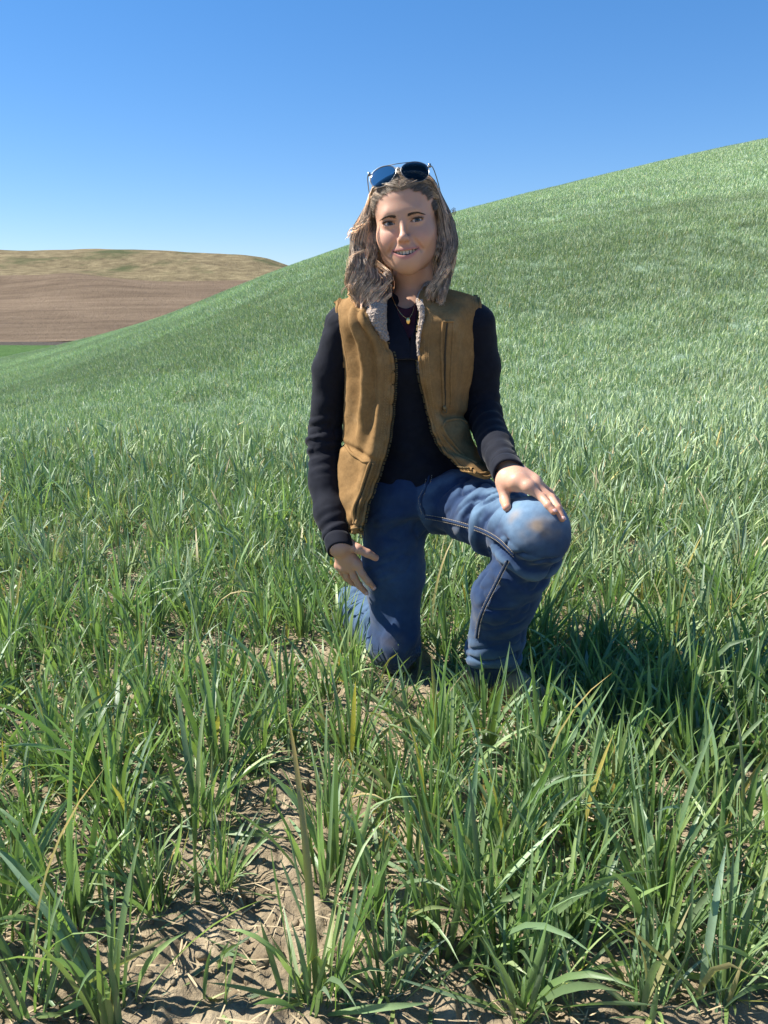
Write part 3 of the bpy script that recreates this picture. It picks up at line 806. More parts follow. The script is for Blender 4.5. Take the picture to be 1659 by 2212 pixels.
# colours of the skin: lips, flushed cheeks, ears, scalp under the hair
x, y, z = hv.T
hc = np.tile(SKIN, (len(hv), 1))
def tint(mask, c, k): 
    global hc
    hc = hc * (1 - (mask * k)[:, None]) + np.asarray(c) * (mask * k)[:, None]
tint(np.exp(-(((np.abs(x) - .042) / .020) ** 2 + ((z + .036) / .018) ** 2)) * (y < -.03), (.58, .26, .20), .38)
tint(np.exp(-((x / .014) ** 2 + ((z + .040) / .012) ** 2)) * (y < -.09), (.60, .29, .24), .4)
lipm = sstep(1.12, .9, np.abs(x) / .033) * (y < -.076) * np.maximum(np.exp(-((z - mouth_up(x) - .0030 * (1 - (x / .035) ** 2)) / .0036) ** 4), np.exp(-((z - mouth_lo(x) + .0042 * (1 - (x / .035) ** 2)) / .0048) ** 4))
tint(lipm, (.46, .17, .155), .85)
tint(((z < mouth_up(x) + .001) & (z > mouth_lo(x) - .001) & (np.abs(x) < .031) & (y > -.0895) & (y < -.06)).astype(float), (.10, .03, .03), .9)
lash = sum(np.exp(-(((x - s * EYE[0]) / .0150) ** 4 + ((z - .0048 - .035 * (x - s * EYE[0]) * s) / .0022) ** 2)) for s in (-1, 1)) * (y < -.07)
tint(np.clip(lash, 0, 1), (.05, .032, .025), .85)
shade = sum(np.exp(-(((x - s * EYE[0]) / .017) ** 2 + ((z - .008) / .005) ** 2)) for s in (-1, 1)) * (y < -.06)
tint(np.clip(shade, 0, 1), (.30, .16, .11), .6)  # shade of lid crease and eye socket painted into the skin
hv = hw(hv)

# ---- hands, placed by sight line on the denim
def rays(pts, rad, default, prims, sink=.8):
    out = []
    for (px, py), r, dflt in zip(pts, rad, default):
        Y = hit(prims, px, py, r * sink, default=dflt)
        out.append(W(px, py, Y if dflt is None else min(Y, dflt + .02)))
    return np.array(out)
zA = lambda a, b: (676.9 + a * .12, 1128.1 + b * .12)      # hand on the kneeling thigh
zB = lambda a, b: (1028.6 + a * .14, 962.2 + b * .14)      # hand on the raised knee
def finger(pts, rad):
    q = [cone(pts[i], pts[i + 1], rad[i], rad[i + 1], .004) for i in range(len(pts) - 1)]
    return q
HANDS = []
fr = (.0092, .0086, .0078, .0068)
A = {'index': [(775, 740), (880, 930), (985, 1065), (1075, 1165)], 'middle': [(660, 780), (735, 985), (825, 1140), (935, 1255)],
     'ring': [(555, 800), (610, 970), (690, 1080), (765, 1120)], 'pinky': [(465, 780), (520, 910), (585, 1010), (640, 1050)]}
AY = {'index': (1.742, 1.738, 1.742, 1.752), 'middle': (1.748, 1.748, 1.752, 1.760), 'ring': (1.756, 1.764, 1.775, 1.785), 'pinky': (1.766, 1.780, 1.795, 1.800)}
wA = W(*zA(500, 420), 1.752)
fingA = {}
for k, pts in A.items():
    w_ = np.array([W(*zA(*p), Y) for p, Y in zip(pts, AY[k])]); fingA[k] = w_
    sc_ = {'pinky': .85, 'ring': .95}.get(k, 1.0)
    HANDS += finger(w_, [r * sc_ for r in fr])
    HANDS += [cone(wA + (w_[0] - wA) * .12, w_[0], .0175 if k in ('index', 'middle') else .016, .0115 * sc_, .012)]
    HANDS += [ell(w_[0] + (0, -.002, .0), (.0105, .0105, .0105), .006)]
thA = np.array([W(*zA(640, 400), 1.742), W(*zA(800, 480), 1.728), W(*zA(975, 560), 1.728), W(*zA(1120, 640), 1.735)])
HANDS += finger(thA, (.0145, .0115, .0098, .0082)) + [cone(wrR + (armR[4] - wrR) * .6, wrR, .0255, .0265, .012), cone(wrR, wA, .0265, .0240, .012), cone(wA, W(*zA(600, 640), 1.745), .023, .018, .012)]
B = {'index': [(800, 640), (1010, 800), (1110, 920), (1190, 1020)], 'middle': [(900, 610), (1160, 815), (1255, 970), (1325, 1130)],
     'ring': [(905, 560), (1120, 725), (1230, 860), (1300, 990)], 'pinky': [(860, 520), (1030, 640), (1130, 740), (1190, 830)]}
BY = {'index': 0.0, 'middle': .016, 'ring': .036, 'pinky': .052}
wB = W(*zB(520, 400), 1.60)
fingB = {}
for k, pts in B.items():
    rr = [r * (.85 if k == 'pinky' else 1) for r in fr]
    px = [zB(*p) for p in pts]
    if k in ('index', 'middle'):
        Ys = [hit(JEANS, a, b, r * .75, default=None) for (a, b), r in zip(px, rr)]
        Ys = [min(Y, 1.52 + BY[k]) for Y in Ys]; Ys[0] = min(Ys[0], 1.515 + BY[k])
    else:
        Ys = [1.51 + BY[k]] * 4
    w_ = np.array([W(a, b, Y) for (a, b), Y in zip(px, Ys)]); fingB[k] = w_
    HANDS += finger(w_, rr)
    HANDS += [cone(wB + (w_[0] - wB) * .15, w_[0], .0175, .0105, .016), ell(w_[0], (.0100, .0100, .0100), .008)]
pxT = [zB(*p) for p in ((440, 470), (425, 680), (445, 850), (470, 955))]; rT = (.017, .0118, .0105, .0088)
YT = [1.575] + [min(hit(JEANS, a, b, r * .8), 1.56) for (a, b), r in zip(pxT[1:], rT[1:])]
thB = np.array([W(a, b, Y) for (a, b), Y in zip(pxT, YT)])
HANDS += finger(thB, rT) + [cone(wB + (wB - thB[0]) * .05, W(*zB(640, 560), 1.535), .024, .020, .014), cone(W(*zB(430, 560), 1.57), W(*zB(600, 560), 1.545), .017, .018, .012)]
HANDS += [cone(wrL + (armL[3] - wrL) * .15, wB, .025, .0235, .012)]
av, af = sdf_mesh(HANDS, .0017)
# two hands share a box; split is natural because they do not touch
av = relax(av, af, 1, .35)
ac = np.tile(SKIN * (1.02, .98, .98), (len(av), 1))
for pts in list(fingA.values()) + list(fingB.values()) + [thA, thB]:
    for p in pts[1:3]:
        ac -= np.exp(-((av - p) ** 2).sum(1) / .007 ** 2)[:, None] * np.array((.0, .075, .07))
    tipd = np.exp(-((av - pts[-1]) ** 2).sum(1) / .010 ** 2)[:, None]
    ac -= tipd * np.array((.0, .08, .07))
# hidden remainder of the body, under the clothes
INNER = [(p[0], p[1], p[2], p[3] * .86 if p[0] == 'cone' else p[2] * 0, 0, 0) for p in []]
def shrink(prims, k=.82):
    out = []
    for p in prims:
        if p[0] == 'cone': out.append(cone(p[1], p[2], p[3] * k, p[4] * k, max(p[5], .02)))
        else: out.append(ell(p[1], p[2] * k, p[5], p[3]))
    return out
NECKW = [cone(hw(neck0 + (0, 0, -.05)), hw(neck1), .047, .050, .03), cone(hw(neck1), W(878, 700, 1.89), .049, .056, .04)]
LEGS_IN = shrink(JEANS, .72) + [cone(hemL, hemL + (.0, .01, -.03), .04, .04, .02)]
bv, bf = sdf_mesh(shrink(SHIRT, .76) + NECKW + LEGS_IN, .006)
bv = relax(bv, bf, 1, .5)
pv, pf = merge([(hv, hf), (av, af), (bv, bf)])
pc = np.concatenate([hc, ac, np.tile(SKIN, (len(bv), 1))])
person = mesh_obj('person', pv, pf, MSKIN, color=pc)
tag(person, 'person in tan vest, dark top and jeans kneeling on one knee in the wheat', 'person')

# finger nails
MNAIL = m_simple('finger_nail', (.66, .40, .35), .25, .5)
def nail(name, tip, prev, out, w=.0055, l=.0085, r=.007):
    d = tip - prev; d /= np.linalg.norm(d); o_ = np.asarray(out, float); o_ = o_ - (o_ @ d) * d; o_ /= np.linalg.norm(o_); s_ = np.cross(d, o_)
    g = np.array([[tip + d * (l * (b - .35)) + s_ * (w * a) + o_ * (r * 1.0 * math.cos(a * .75) - .0006 + .0012 * (1 - (2 * b - 1) ** 2)) for a in np.linspace(-1, 1, 7) * (1 if .1 < b < .9 else .75)] for b in np.linspace(0, 1, 6)])
    v, f = slab(g, .0008, tip + o_)
    return mesh_obj('nail', v, f, MNAIL, person)
nail('nail', thA[3], thA[2], (0, -1, .4)); nail('nail', thB[3], thB[2], (-.3, -1, .25))
nail('nail', fingB['index'][3], fingB['index'][2], (.35, -.5, .8)); nail('nail', fingB['middle'][3], fingB['middle'][2], (.5, -.4, .8))
nail('nail', fingA['index'][3], fingA['index'][2], (0, -1, .2)); nail('nail', fingA['middle'][3], fingA['middle'][2], (0, -1, .2))

# eyes
def m_eye():
    t = NT('eye')
    tc = t.node('ShaderNodeTexCoord'); g = t.node('ShaderNodeVectorMath', operation='LENGTH')
    sp = t.node('ShaderNodeSeparateXYZ'); t.link(tc.outputs['Object'], sp.inputs[0]); cb = t.node('ShaderNodeCombineXYZ')
    t.link(sp.outputs['X'], cb.inputs['X']); t.link(sp.outputs['Z'], cb.inputs['Z']); t.link(cb.outputs[0], g.inputs[0])
    mu = t.node('ShaderNodeMath', operation='MULTIPLY'); mu.inputs[1].default_value = 100; t.link(g.outputs['Value'], mu.inputs[0])
    r = t.ramp(mu.outputs[0], [(0, (.005, .005, .006)), (.27, (.005, .005, .006)), (.31, (.045, .075, .10)), (.54, (.022, .035, .05)), (.60, (.02, .025, .03)), (.66, (.66, .61, .58)), (1, (.6, .5, .47))])
    t.color(r.outputs[0]); t.set(Roughness=.08); return t.m
MEYE = m_eye()
th = np.linspace(0, np.pi, 17); ph = np.linspace(0, 2 * np.pi, 24, endpoint=False)
for s in (-1, 1):
    rr = .0128
    v = np.array([(rr * math.sin(a) * math.cos(b), -rr * math.cos(a) * (1.0 + .05 * math.exp(-(a / .5) ** 2)), rr * math.sin(a) * math.sin(b)) for a in th for b in ph])
    i = np.arange(17 * 24).reshape(17, 24)
    f = np.stack([i[:-1], np.roll(i[:-1], -1, 1), np.roll(i[1:], -1, 1), i[1:]], -1).reshape(-1, 4)
    e = mesh_obj('eye', v, f, MEYE, person)
    e.matrix_local = Matrix.Translation(Vector(hw(EYE * (s, 1, 1)))) @ (head_rot @ Euler((R(-2), 0, R(9))).to_matrix()).to_4x4() @ Matrix.Scale(HEAD_S, 4)
# teeth
MTEETH = m_simple('tooth_enamel', (.82, .80, .74), .22, .5)
for k in range(-4, 5):
    if k == 0: continue
    a = (abs(k) - .5) * np.sign(k); wd = (.0040, .0034, .0036, .0032)[abs(k) - 1]
    xc = np.sign(k) * sum((.0080, .0068, .0072, .0064)[:abs(k) - 1]) + np.sign(k) * wd
    hgt = (.0098, .0090, .0086, .0076)[abs(k) - 1]
    g = np.array([[(xc + wd * 1.0 * q * (1 - .06 * p), -.0895 + 14 * xc * xc + .0012 * q * q + .0006 * p, mouth_up(xc) + .0015 - hgt * p + (.0006 * q * q if p > .9 else 0)) for q in np.linspace(-1, 1, 6)] for p in np.linspace(0, 1, 6)])
    v, f = slab(g, .003, g.mean((0, 1)) + (0, -1, 0))
    mesh_obj('tooth', hw(v), f, MTEETH, person)
# eyebrows and lashes as short hairs
def hairs(name, roots, dirs, lens, rad, mat, seg=4, curl=None, parent=None, color=None):
    parts = []
    for p, d, L in zip(roots, dirs, lens):
        path = np.array([p + d * L * t + (curl * L * t * t if curl is not None else 0) for t in np.linspace(0, 1, seg)])
        parts.append(tube(path, rad * np.linspace(1, .3, seg), 3))
    v, f = merge(parts); return mesh_obj(name, hw(v), f, mat, parent)
MBROW = m_simple('brow_hair', (.070, .047, .033), .6, .3)
for s in (-1, 1):
    ro, di, le = [], [], []
    for k in range(260):
        t = rng.random(); xx = .0125 + .034 * t
        zz = .0130 + .0034 * math.sin(min(t / .68, 1) * math.pi / 2) - (.0045 * max(0, t - .62) / .38 if t > .62 else 0) + rng.normal(0, .0011) * (1.3 - t)
        P = np.array([(s * xx, Yq, zz) for Yq in np.arange(-.12, -.04, .0006)]); d_ = sdf(HEADP, P); yk = P[np.argmax(d_ < .0003), 1]
        ro.append((s * xx, yk, zz)); di.append(np.array((s * (.75 + .25 * t), -.05, .34 - .5 * t))); le.append(rng.uniform(.005, .008))
    hairs('eyebrow', np.array(ro), np.array(di), le, .00048, MBROW, 4, np.array((0, .25, -.25)), person)
    ro, di, le = [], [], []
    for k in range(40):
        u = -.0135 + .028 * k / 39; zz = .0034 * max(0, 1 - (u / .0150) ** 2) + .0010 + .035 * u
        yy = EYE[1] - math.sqrt(max(.0146 ** 2 - u * u * .9 - zz * zz, 1e-6)) 
        ro.append((s * (EYE[0] + u), yy, zz)); di.append(np.array((s * u * 35, -.85, .22))); le.append(.0036 + .0016 * (u > .004))
    hairs('eyelash', np.array(ro), np.array(di), le, .00050, MBROW, 4, np.array((0, 0, .5)), person)
# ------------------------------------------------------------------ clothes
def seg_param(v, path):
    """nearest position along a polyline: (t in 0..n-1, distance)"""
    path = np.asarray(path); best = np.full(len(v), 9.); tt = np.zeros(len(v))
    for i in range(len(path) - 1):
        a, b = path[i], path[i + 1]; ab = b - a
        t = np.clip(((v - a) @ ab) / (ab @ ab), 0, 1); d = np.linalg.norm(v - a - t[:, None] * ab, axis=1)
        m = d < best; best[m] = d[m]; tt[m] = (i + t)[m]
    return tt, best

# ---- jeans
def m_denim():
    t = NT('denim')
    a = t.attr('col'); n = t.noise(55, 6, .65)
    tc = t.node('ShaderNodeTexCoord')
    w = t.node('ShaderNodeTexWave', wave_type='BANDS', bands_direction='DIAGONAL'); w.inputs['Scale'].default_value = 260; w.inputs['Distortion'].default_value = 2.0
    w.inputs['Detail'].default_value = 2; t.link(tc.outputs['Object'], w.inputs['Vector'])
    c = t.mix(.35, a.outputs['Color'], t.ramp(n.outputs[0], [(.3, (.30, .30, .32)), (.7, (.72, .72, .70))]).outputs[0], 'OVERLAY')
    t.color(c); t.set(Roughness=.88); t.b.inputs['Specular IOR Level'].default_value = .2
    t.b.inputs['Sheen Weight'].default_value = .15
    nb = t.noise(700, 2, .6); t.bump(nb.outputs[0], .25, .001)
    return t.m
MDENIM = m_denim()
jv, jf = sdf_mesh(JEANS, .0036)
# flatten what would dip into the ground, open the hem a little
jn = vnormals(jv, jf)
thL = [hipL, midL, kneeL]; snL = [kneeL, calfL, hemL]; thR = [hipR, midR, kneeR]; snR = [kneeR, ankR]
q1, d1 = seg_param(jv, thL); q2, d2 = seg_param(jv, snL); q3, d3 = seg_param(jv, thR); q4, d4 = seg_param(jv, snR)
which = np.argmin(np.stack([d1, d2, d3, d4]), 0)
disp = .0018 * fbm(jv, 26, 3, 4) + .0035 * fbm(jv * (1, 1, .45), 12, 2, 14)
def angle_about(v, a, b):
    ax = (b - a) / np.linalg.norm(b - a); u = np.cross(ax, (0, 0, 1.)); u /= np.linalg.norm(u); w_ = np.cross(ax, u)
    r = v - a; return np.arctan2(r @ w_, r @ u)
# drag lines across the raised thigh, bunching behind the knee, stacks at the shin
ph = angle_about(jv, hipL, kneeL)
m1 = (which == 0)
wob = vnoise(jv, 16, 3)
ridge = lambda s: np.sign(np.sin(s)) * np.abs(np.sin(s)) ** .7
dragm = np.exp(-((q1 - 1.05) / .42) ** 2)
disp += m1 * dragm * .0085 * ridge(q1 * 17 + ph * 2.6 + 1.4 * wob) * sstep(-.6, .5, vnoise(jv, 9, 8))
disp += m1 * np.exp(-((q1 - .15) / .35) ** 2) * .006 * ridge(q1 * 10 + ph * 1.8 + 1.2 * wob)
m2 = (which == 1)
disp += m2 * (.008 * np.exp(-((q2 - .30) / .22) ** 2) * ridge(q2 * 21 + 1.2 * wob + ph) + .0075 * sstep(.9, 2, q2) * ridge(q2 * 9 + 1.6 * wob + 2 * vnoise(jv, 7, 5)))
m3 = (which == 2)
disp += m3 * (.006 * np.exp(-((q3 - .2) / .4) ** 2) * ridge(q3 * 9 + 1.5 * wob + jv[:, 0] * 22) + .005 * ridge(jv[:, 0] * 55 + 3 * q3 + 1.5 * wob) * sstep(.5, 1.6, q3))
disp += (which == 3) * .006 * ridge(q4 * 24 + 2 * wob)
def creases(v, dirv, along, across, seed):
    dv = np.asarray(dirv, float); dv /= np.linalg.norm(dv)
    t_ = (v @ dv)[:, None] * dv; q = t_ * along + (v - t_) * across
    return (1 - np.abs(vnoise(q, 1.0, seed))) ** 5 * sstep(-.3, .5, vnoise(v, 8, seed + 3))
disp -= m1 * .0095 * creases(jv, (.5, -.2, .8), 9, 42, 51) * sstep(.2, .6, q1) * sstep(2.0, 1.5, q1)
disp -= m2 * .0085 * creases(jv, (.8, -.5, .35), 10, 40, 52)
disp -= m3 * .0055 * creases(jv, (.75, -.3, .55), 9, 38, 53)
disp -= (which == 3) * .0070 * creases(jv, (.3, .3, .9), 10, 44, 54)
kink = np.exp(-(((jv - W(1085, 1205, 1.585)) ** 2).sum(1)) / .035 ** 2)
disp -= kink * .018
jv = jv + jn * disp[:, None]
jv[:, 2] = np.maximum(jv[:, 2], .018)
jv = relax(jv, jf, 1, .3)
jn = vnormals(jv, jf)
INDIGO, FADE = np.array((.013, .034, .090)), np.array((.135, .225, .325))
kcap = np.exp(-(((jv - (kneeL + np.array((-.03, .0, .045)))) / (.10, .10, .07)) ** 2).sum(1)) * sstep(-.2, .6, jn[:, 2] * .8 - jn[:, 1] * .45)
fr_th = m1 * sstep(.35, 1.3, q1) * sstep(0.0, .9, jn[:, 2] * .9 - jn[:, 1] * .25) * .8
fr_kn = m3 * sstep(-.3, .9, -jn[:, 1]) * (.04 + .10 * np.exp(-((q3 - .9) / .6) ** 2))
fade = np.clip(np.maximum(np.maximum(kcap * 1.0, fr_th), fr_kn) + (which == 3) * .35 + m2 * .10 + .05 * fbm(jv, 18, 3, 66), 0, 1)
worn = np.clip(disp / .004, -1.3, 1.3) * .24 * (m1 | m2)
fade = np.clip(fade + worn, 0, 1)
jc = INDIGO * (1 - fade[:, None]) + FADE * fade[:, None]
for vx, vy, rr, st in ((1112, 1117, .016, .55), (1160, 1133, .018, .7), (1194, 1140, .017, .65), (1170, 1150, .014, .4), (1140, 1158, .02, .25), (850, 1385, .025, .2)):
    Y = hit(JEANS, vx, vy, .0, default=1.5); p = W(vx, vy, Y)
    s_ = np.exp(-((jv - p) ** 2).sum(1) / rr ** 2) * st * np.clip(.75 + .8 * vnoise(jv, 60, 12), 0, 1)
    jc = jc * (1 - s_[:, None]) + np.array((.33, .225, .125)) * s_[:, None]
jeans = mesh_obj('jeans', jv, jf, MDENIM, person, color=jc)
jeans['label'] = 'faded blue denim jeans with muddy raised knee'

# seams and stitching drawn as raised cord on the denim
MTHREAD = m_simple('pale_stitching', (.42, .36, .28), .8, .2)
MSEAM = m_simple('dark_seam', (.018, .034, .075), .9, .2)
def on_surface(prims, pts, n, off, y1=2.3):
    p = catmull(np.array(pts, float), n); out = []
    for a, b in p: out.append(W(a, b, hit(prims, a, b, off, y1=y1)))
    out = np.array(out)
    for _ in range(2): out[1:-1] = .25 * out[:-2] + .5 * out[1:-1] + .25 * out[2:]
    return out
zC = lambda a, b: (637.1 + a * .4, 962.2 + b * .4)
def stitch(path, nrm_off, r, gap=2):
    parts = []
    for i in range(0, len(path) - 1, gap):
        parts.append(tube(path[i:i + 2], r, 4))
    return merge(parts)
inseam = [zC(*p) for p in ((705, 385), (800, 402), (910, 430), (1010, 462), (1090, 505), (1150, 560), (1180, 592))]
shinseam = [zC(*p) for p in ((1148, 625), (1110, 700), (1070, 780), (1025, 870), (995, 950), (980, 1040))]
fly = [zC(*p) for p in ((712, 130), (706, 190), (690, 240), (668, 285), (672, 330), (690, 375))]
for nm, ln, N in (('inseam', inseam, 64), ('inseam', shinseam, 56)):
    c_ = on_surface(JEANS, ln, N, .003)
    v, f = tube(c_, .0026, 8); v_ = v.copy()
    sm = mesh_obj('seam', v, f, MSEAM, jeans)
    for off in (-4.2, 4.2):
        ln2 = [(a, b + off) for a, b in ln] if nm == 'inseam' and ln is inseam else [(a + off, b) for a, b in ln]
        p_ = on_surface(JEANS, ln2, N * 2, .0042)
        v, f = stitch(p_, 0, .00085); mesh_obj('stitching', v, f, MTHREAD, jeans)['kind'] = 'stuff'
for off in (0, 12):
    p_ = on_surface(JEANS, [(a + off * (1 - .05 * k * k) , b) for k, (a, b) in enumerate(fly)], 60, .004)
    v, f = stitch(p_, 0, .0007); mesh_obj('stitching', v, f, MTHREAD, jeans)['kind'] = 'stuff'
p_ = on_surface(JEANS, [(a + 6, b) for a, b in fly], 40, .003); v, f = tube(p_, .0030, 8); mesh_obj('fly', v, f, MSEAM, jeans)

# ---- boots
MBOOT = m_simple('tan_boot_leather', (.34, .225, .13), .6, .35, (30, .6, 1.25), (90, .4, .003)); MSOLE = m_simple('boot_sole', (.16, .11, .07), .85, .2)
def boot(heel, toe, ank):
    heel, toe = np.array(heel, float), np.array(toe, float); d = toe - heel; L = np.linalg.norm(d); d /= L; s_ = np.array((-d[1], d[0], 0))
    up = np.array((0, 0, 1.))
    pr = [cone(heel + up * .045, heel + d * .10 + up * .050, .036, .036, .03), cone(heel + d * .10 + up * .05, toe - d * .04 + up * .042, .038, .036, .03), cone(heel + d * .03 + up * .06, ank, .040, .042, .03)]
    v, f = sdf_mesh(pr, .005); v[:, 2] = np.maximum(v[:, 2], min(heel[2], toe[2]) + .016)
    b = mesh_obj('boot', v, f, MBOOT, person)
    g = []
    for t in np.linspace(0, 1, 14):
        w_ = .032 + .012 * math.sin(t * math.pi) * (1 if t > .4 else .5); w_ *= math.sqrt(max(1 - (2 * t - 1) ** 8, .02))
        g.append([heel + d * (t * L * 1.02 - .02) + s_ * (w_ * q) + up * .022 for q in np.linspace(-1, 1, 7)])
    v, f = slab(np.array(g), .022, heel + up * 5); mesh_obj('sole', v, f, MSOLE, b)
    return b
boot((.225, 1.705, .0), (.375, 1.575, .0), hemL + (0, .005, .02))
_k = ankR + np.array((0, .02, 0)); 
boot((_k[0] + .01, _k[1] + .02, -.045), (_k[0] + .04, _k[1] + .22, -.05), ankR + np.array((.01, .01, -.03)))

# ---- dark long-sleeved top
def m_knit():
    t = NT('navy_jersey'); n = t.noise(70, 3, .5)
    t.color(t.ramp(n.outputs[0], [(.3, (.0042, .0056, .0115)), (.7, (.0070, .0088, .0165))]).outputs[0])
    t.set(Roughness=.85); t.b.inputs['Specular IOR Level'].default_value = .22
    t.b.inputs['Sheen Weight'].default_value = .08; t.b.inputs['Sheen Roughness'].default_value = .4
    nb = t.noise(500, 2, .5); t.bump(nb.outputs[0], .15, .001); return t.m
MKNIT = m_knit()
tv, tf = sdf_mesh(SHIRT, .0038)
tn = vnormals(tv, tf)
a1, e1 = seg_param(tv, armR); a2, e2 = seg_param(tv, armL)
isR, isL = e1 < .062, e2 < .062
wob = vnoise(tv, 22, 3)
disp = .0016 * fbm(tv, 22, 3, 9)
for is_, a_, el_, n_ in ((isR, a1, 2, 5), (isL, a2, 2, 4)):
    phs = vnoise(tv, 13, 6) * 2.2
    disp += is_ * np.exp(-((a_ - el_ - .15) / .55) ** 2) * .0026 * ridge(a_ * 22 + phs + (tv[:, 0] - tv[:, 1]) * 30)
    disp += is_ * np.exp(-((a_ - n_ + .35) / .45) ** 2) * .0020 * ridge(a_ * 19 + phs + tv[:, 0] * 40)
    disp -= is_ * .0042 * creases(tv, (.9, -.3, .35), 11, 48, 71 + el_) * (.35 + np.exp(-((a_ - el_ - .2) / .8) ** 2))
disp += (~(isR | isL)) * .004 * ridge(tv[:, 2] * 42 + 2 * wob + tv[:, 0] * 12) * sstep(.70, .55, tv[:, 2])
tv = relax(tv + tn * disp[:, None], tf, 1, .35)
shirt = mesh_obj('long_sleeved_top', tv, tf, MKNIT, person)
shirt['label'] = 'dark navy long-sleeved top'
# cuffs
for w_, prev, r_ in ((wrR, armR[4], .0305), (wrL, armL[3], .0325)):
    d = (w_ - prev) / np.linalg.norm(w_ - prev)
    u = np.cross(d, (0, 0, 1.)); u /= np.linalg.norm(u); u2 = np.cross(d, u)
    prof = [(-.020, -.001), (-.018, .0018), (-.010, .0022), (-.002, .0022), (.006, .0020), (.013, .0018), (.0165, .0008), (.0165, -.003), (.008, -.006)]
    g = np.array([[w_ + d * (h_ - .004 + .003 * math.sin(2 * a)) + (u * math.cos(a) + u2 * math.sin(a)) * (r_ + o_) for a in np.linspace(0, 2 * np.pi, 41)] for h_, o_ in prof])
    i = np.arange(g.shape[0] * 41).reshape(-1, 41); f = np.stack([i[:-1, :-1], i[:-1, 1:], i[1:, 1:], i[1:, :-1]], -1).reshape(-1, 4)
    mesh_obj('cuff', g.reshape(-1, 3), f, MKNIT, shirt)
# standing collar of the top, open at the throat, and the maroon shirt under it
nk = W(879, 640, 1.885)
g = []
for h_ in np.linspace(0, 1, 7):
    row = []
    for a in np.linspace(R(-232), R(52), 60):
        # a = -90 deg points at the camera
        op = math.exp(-((a + math.pi / 2) / .9) ** 2)
        rr = .062 - .006 * h_ + .002 * math.sin(5 * a)
        row.append(nk + np.array((rr * 1.04 * math.cos(a), rr * .98 * math.sin(a) + .004, -.028 + .062 * h_ - .012 * math.sin(a + math.pi) * h_)))
    g.append(row)
g = np.array(g)
keep = []
# open the ring at the front
ang = np.linspace(R(-232), R(52), 60)
left = [k for k in range(60) if ang[k] < R(-150)]; right = [k for k in range(60) if ang[k] > R(-30)]
for ids in (left, right):
    gg = g[:, ids].copy()
    v, f = slab(gg, .0035, nk + (0, -3, 0)); mesh_obj('collar', v, f, MKNIT, shirt)
MMAROON = m_simple('maroon_cotton', (.045, .014, .024), .85, .2, (60, .7, 1.3))
vee = [[(852, 655), (866, 664), (880, 666), (896, 658), (903, 648)], [(858, 676), (868, 682), (880, 684), (893, 680), (900, 672)], [(866, 700), (874, 704), (882, 706), (891, 703), (897, 698)], [(874, 726), (878, 729), (883, 730), (889, 729), (893, 726)]]
g = grid_surface([[W(a, b, min(hit(TORSO, a, b, .012), hit(NECKW, a, b, .012))) for a, b in r] for r in vee], 16, 16)
v, f = slab(g, .003, (0, 0, 1)); mesh_obj('undershirt', v, f, MMAROON, person)
for rows in ([[(840, 588), (836, 592), (830, 598)], [(848, 640), (841, 644), (830, 648)], [(864, 690), (852, 694), (834, 698)], [(884, 735), (864, 740), (838, 744)], [(886, 775), (868, 776), (845, 776)]],
             [[(903, 632), (908, 630), (915, 628)], [(904, 660), (909, 664), (914, 668)], [(899, 700), (905, 704), (912, 708)], [(888, 735), (896, 740), (906, 746)], [(886.5, 775), (893, 776), (906, 778)]]):
    C = [[W(a, b, min(hit(TORSO, a, b, .015), hit(NECKW, a, b, .015)) - (.004 if k == 0 else 0)) for k, (a, b) in enumerate(r)] for r in rows]
    v, f = slab(grid_surface(C, 12, 40), .004, (0, 0, .9)); mesh_obj('neck_facing', v, f, MKNIT, shirt)
# ------------------------------------------------------------------ canvas vest
def m_canvas():
    t = NT('tan_duck_canvas'); n = t.noise(16, 6, .6); n2 = t.noise(160, 3, .6)
    c = t.ramp(n.outputs[0], [(.3, (.195, .112, .043)), (.55, (.262, .155, .062)), (.78, (.35, .22, .100))]).outputs[0]
    c = t.mix(.3, c, t.ramp(n2.outputs[0], [(.3, (.3, .3, .3)), (.7, (.7, .7, .7))]).outputs[0], 'OVERLAY')
    t.color(c); t.set(Roughness=.9); t.b.inputs['Specular IOR Level'].default_value = .15
    nb = t.noise(330, 3, .6); t.bump(nb.outputs[0], .3, .0015); return t.m
def m_sherpa():
    t = NT('sherpa_lining'); v = t.node('ShaderNodeTexVoronoi'); v.inputs['Scale'].default_value = 210
    t.link(t.node('ShaderNodeTexCoord').outputs['Object'], v.inputs['Vector'])
    t.color(t.ramp(v.outputs['Distance'], [(0, (.50, .41, .33)), (.7, (.30, .235, .185))]).outputs[0])
    t.set(Roughness=1.0); t.b.inputs['Specular IOR Level'].default_value = .1; t.b.inputs['Sheen Weight'].default_value = .3
    inv = t.node('ShaderNodeMath', operation='SUBTRACT'); inv.inputs[0].default_value = 1; t.link(v.outputs['Distance'], inv.inputs[1]); t.bump(inv.outputs[0], .8, .004)
    return t.m
MCANVAS, MSHERPA = m_canvas(), m_sherpa()
MZIP = m_simple('zip_tape', (.055, .042, .026), .8, .2); MBRASS = m_simple('dull_brass', (.15, .115, .06), .4, .5, metallic=.8)
MTSTITCH = m_simple('tan_thread', (.36, .23, .10), .8, .2)

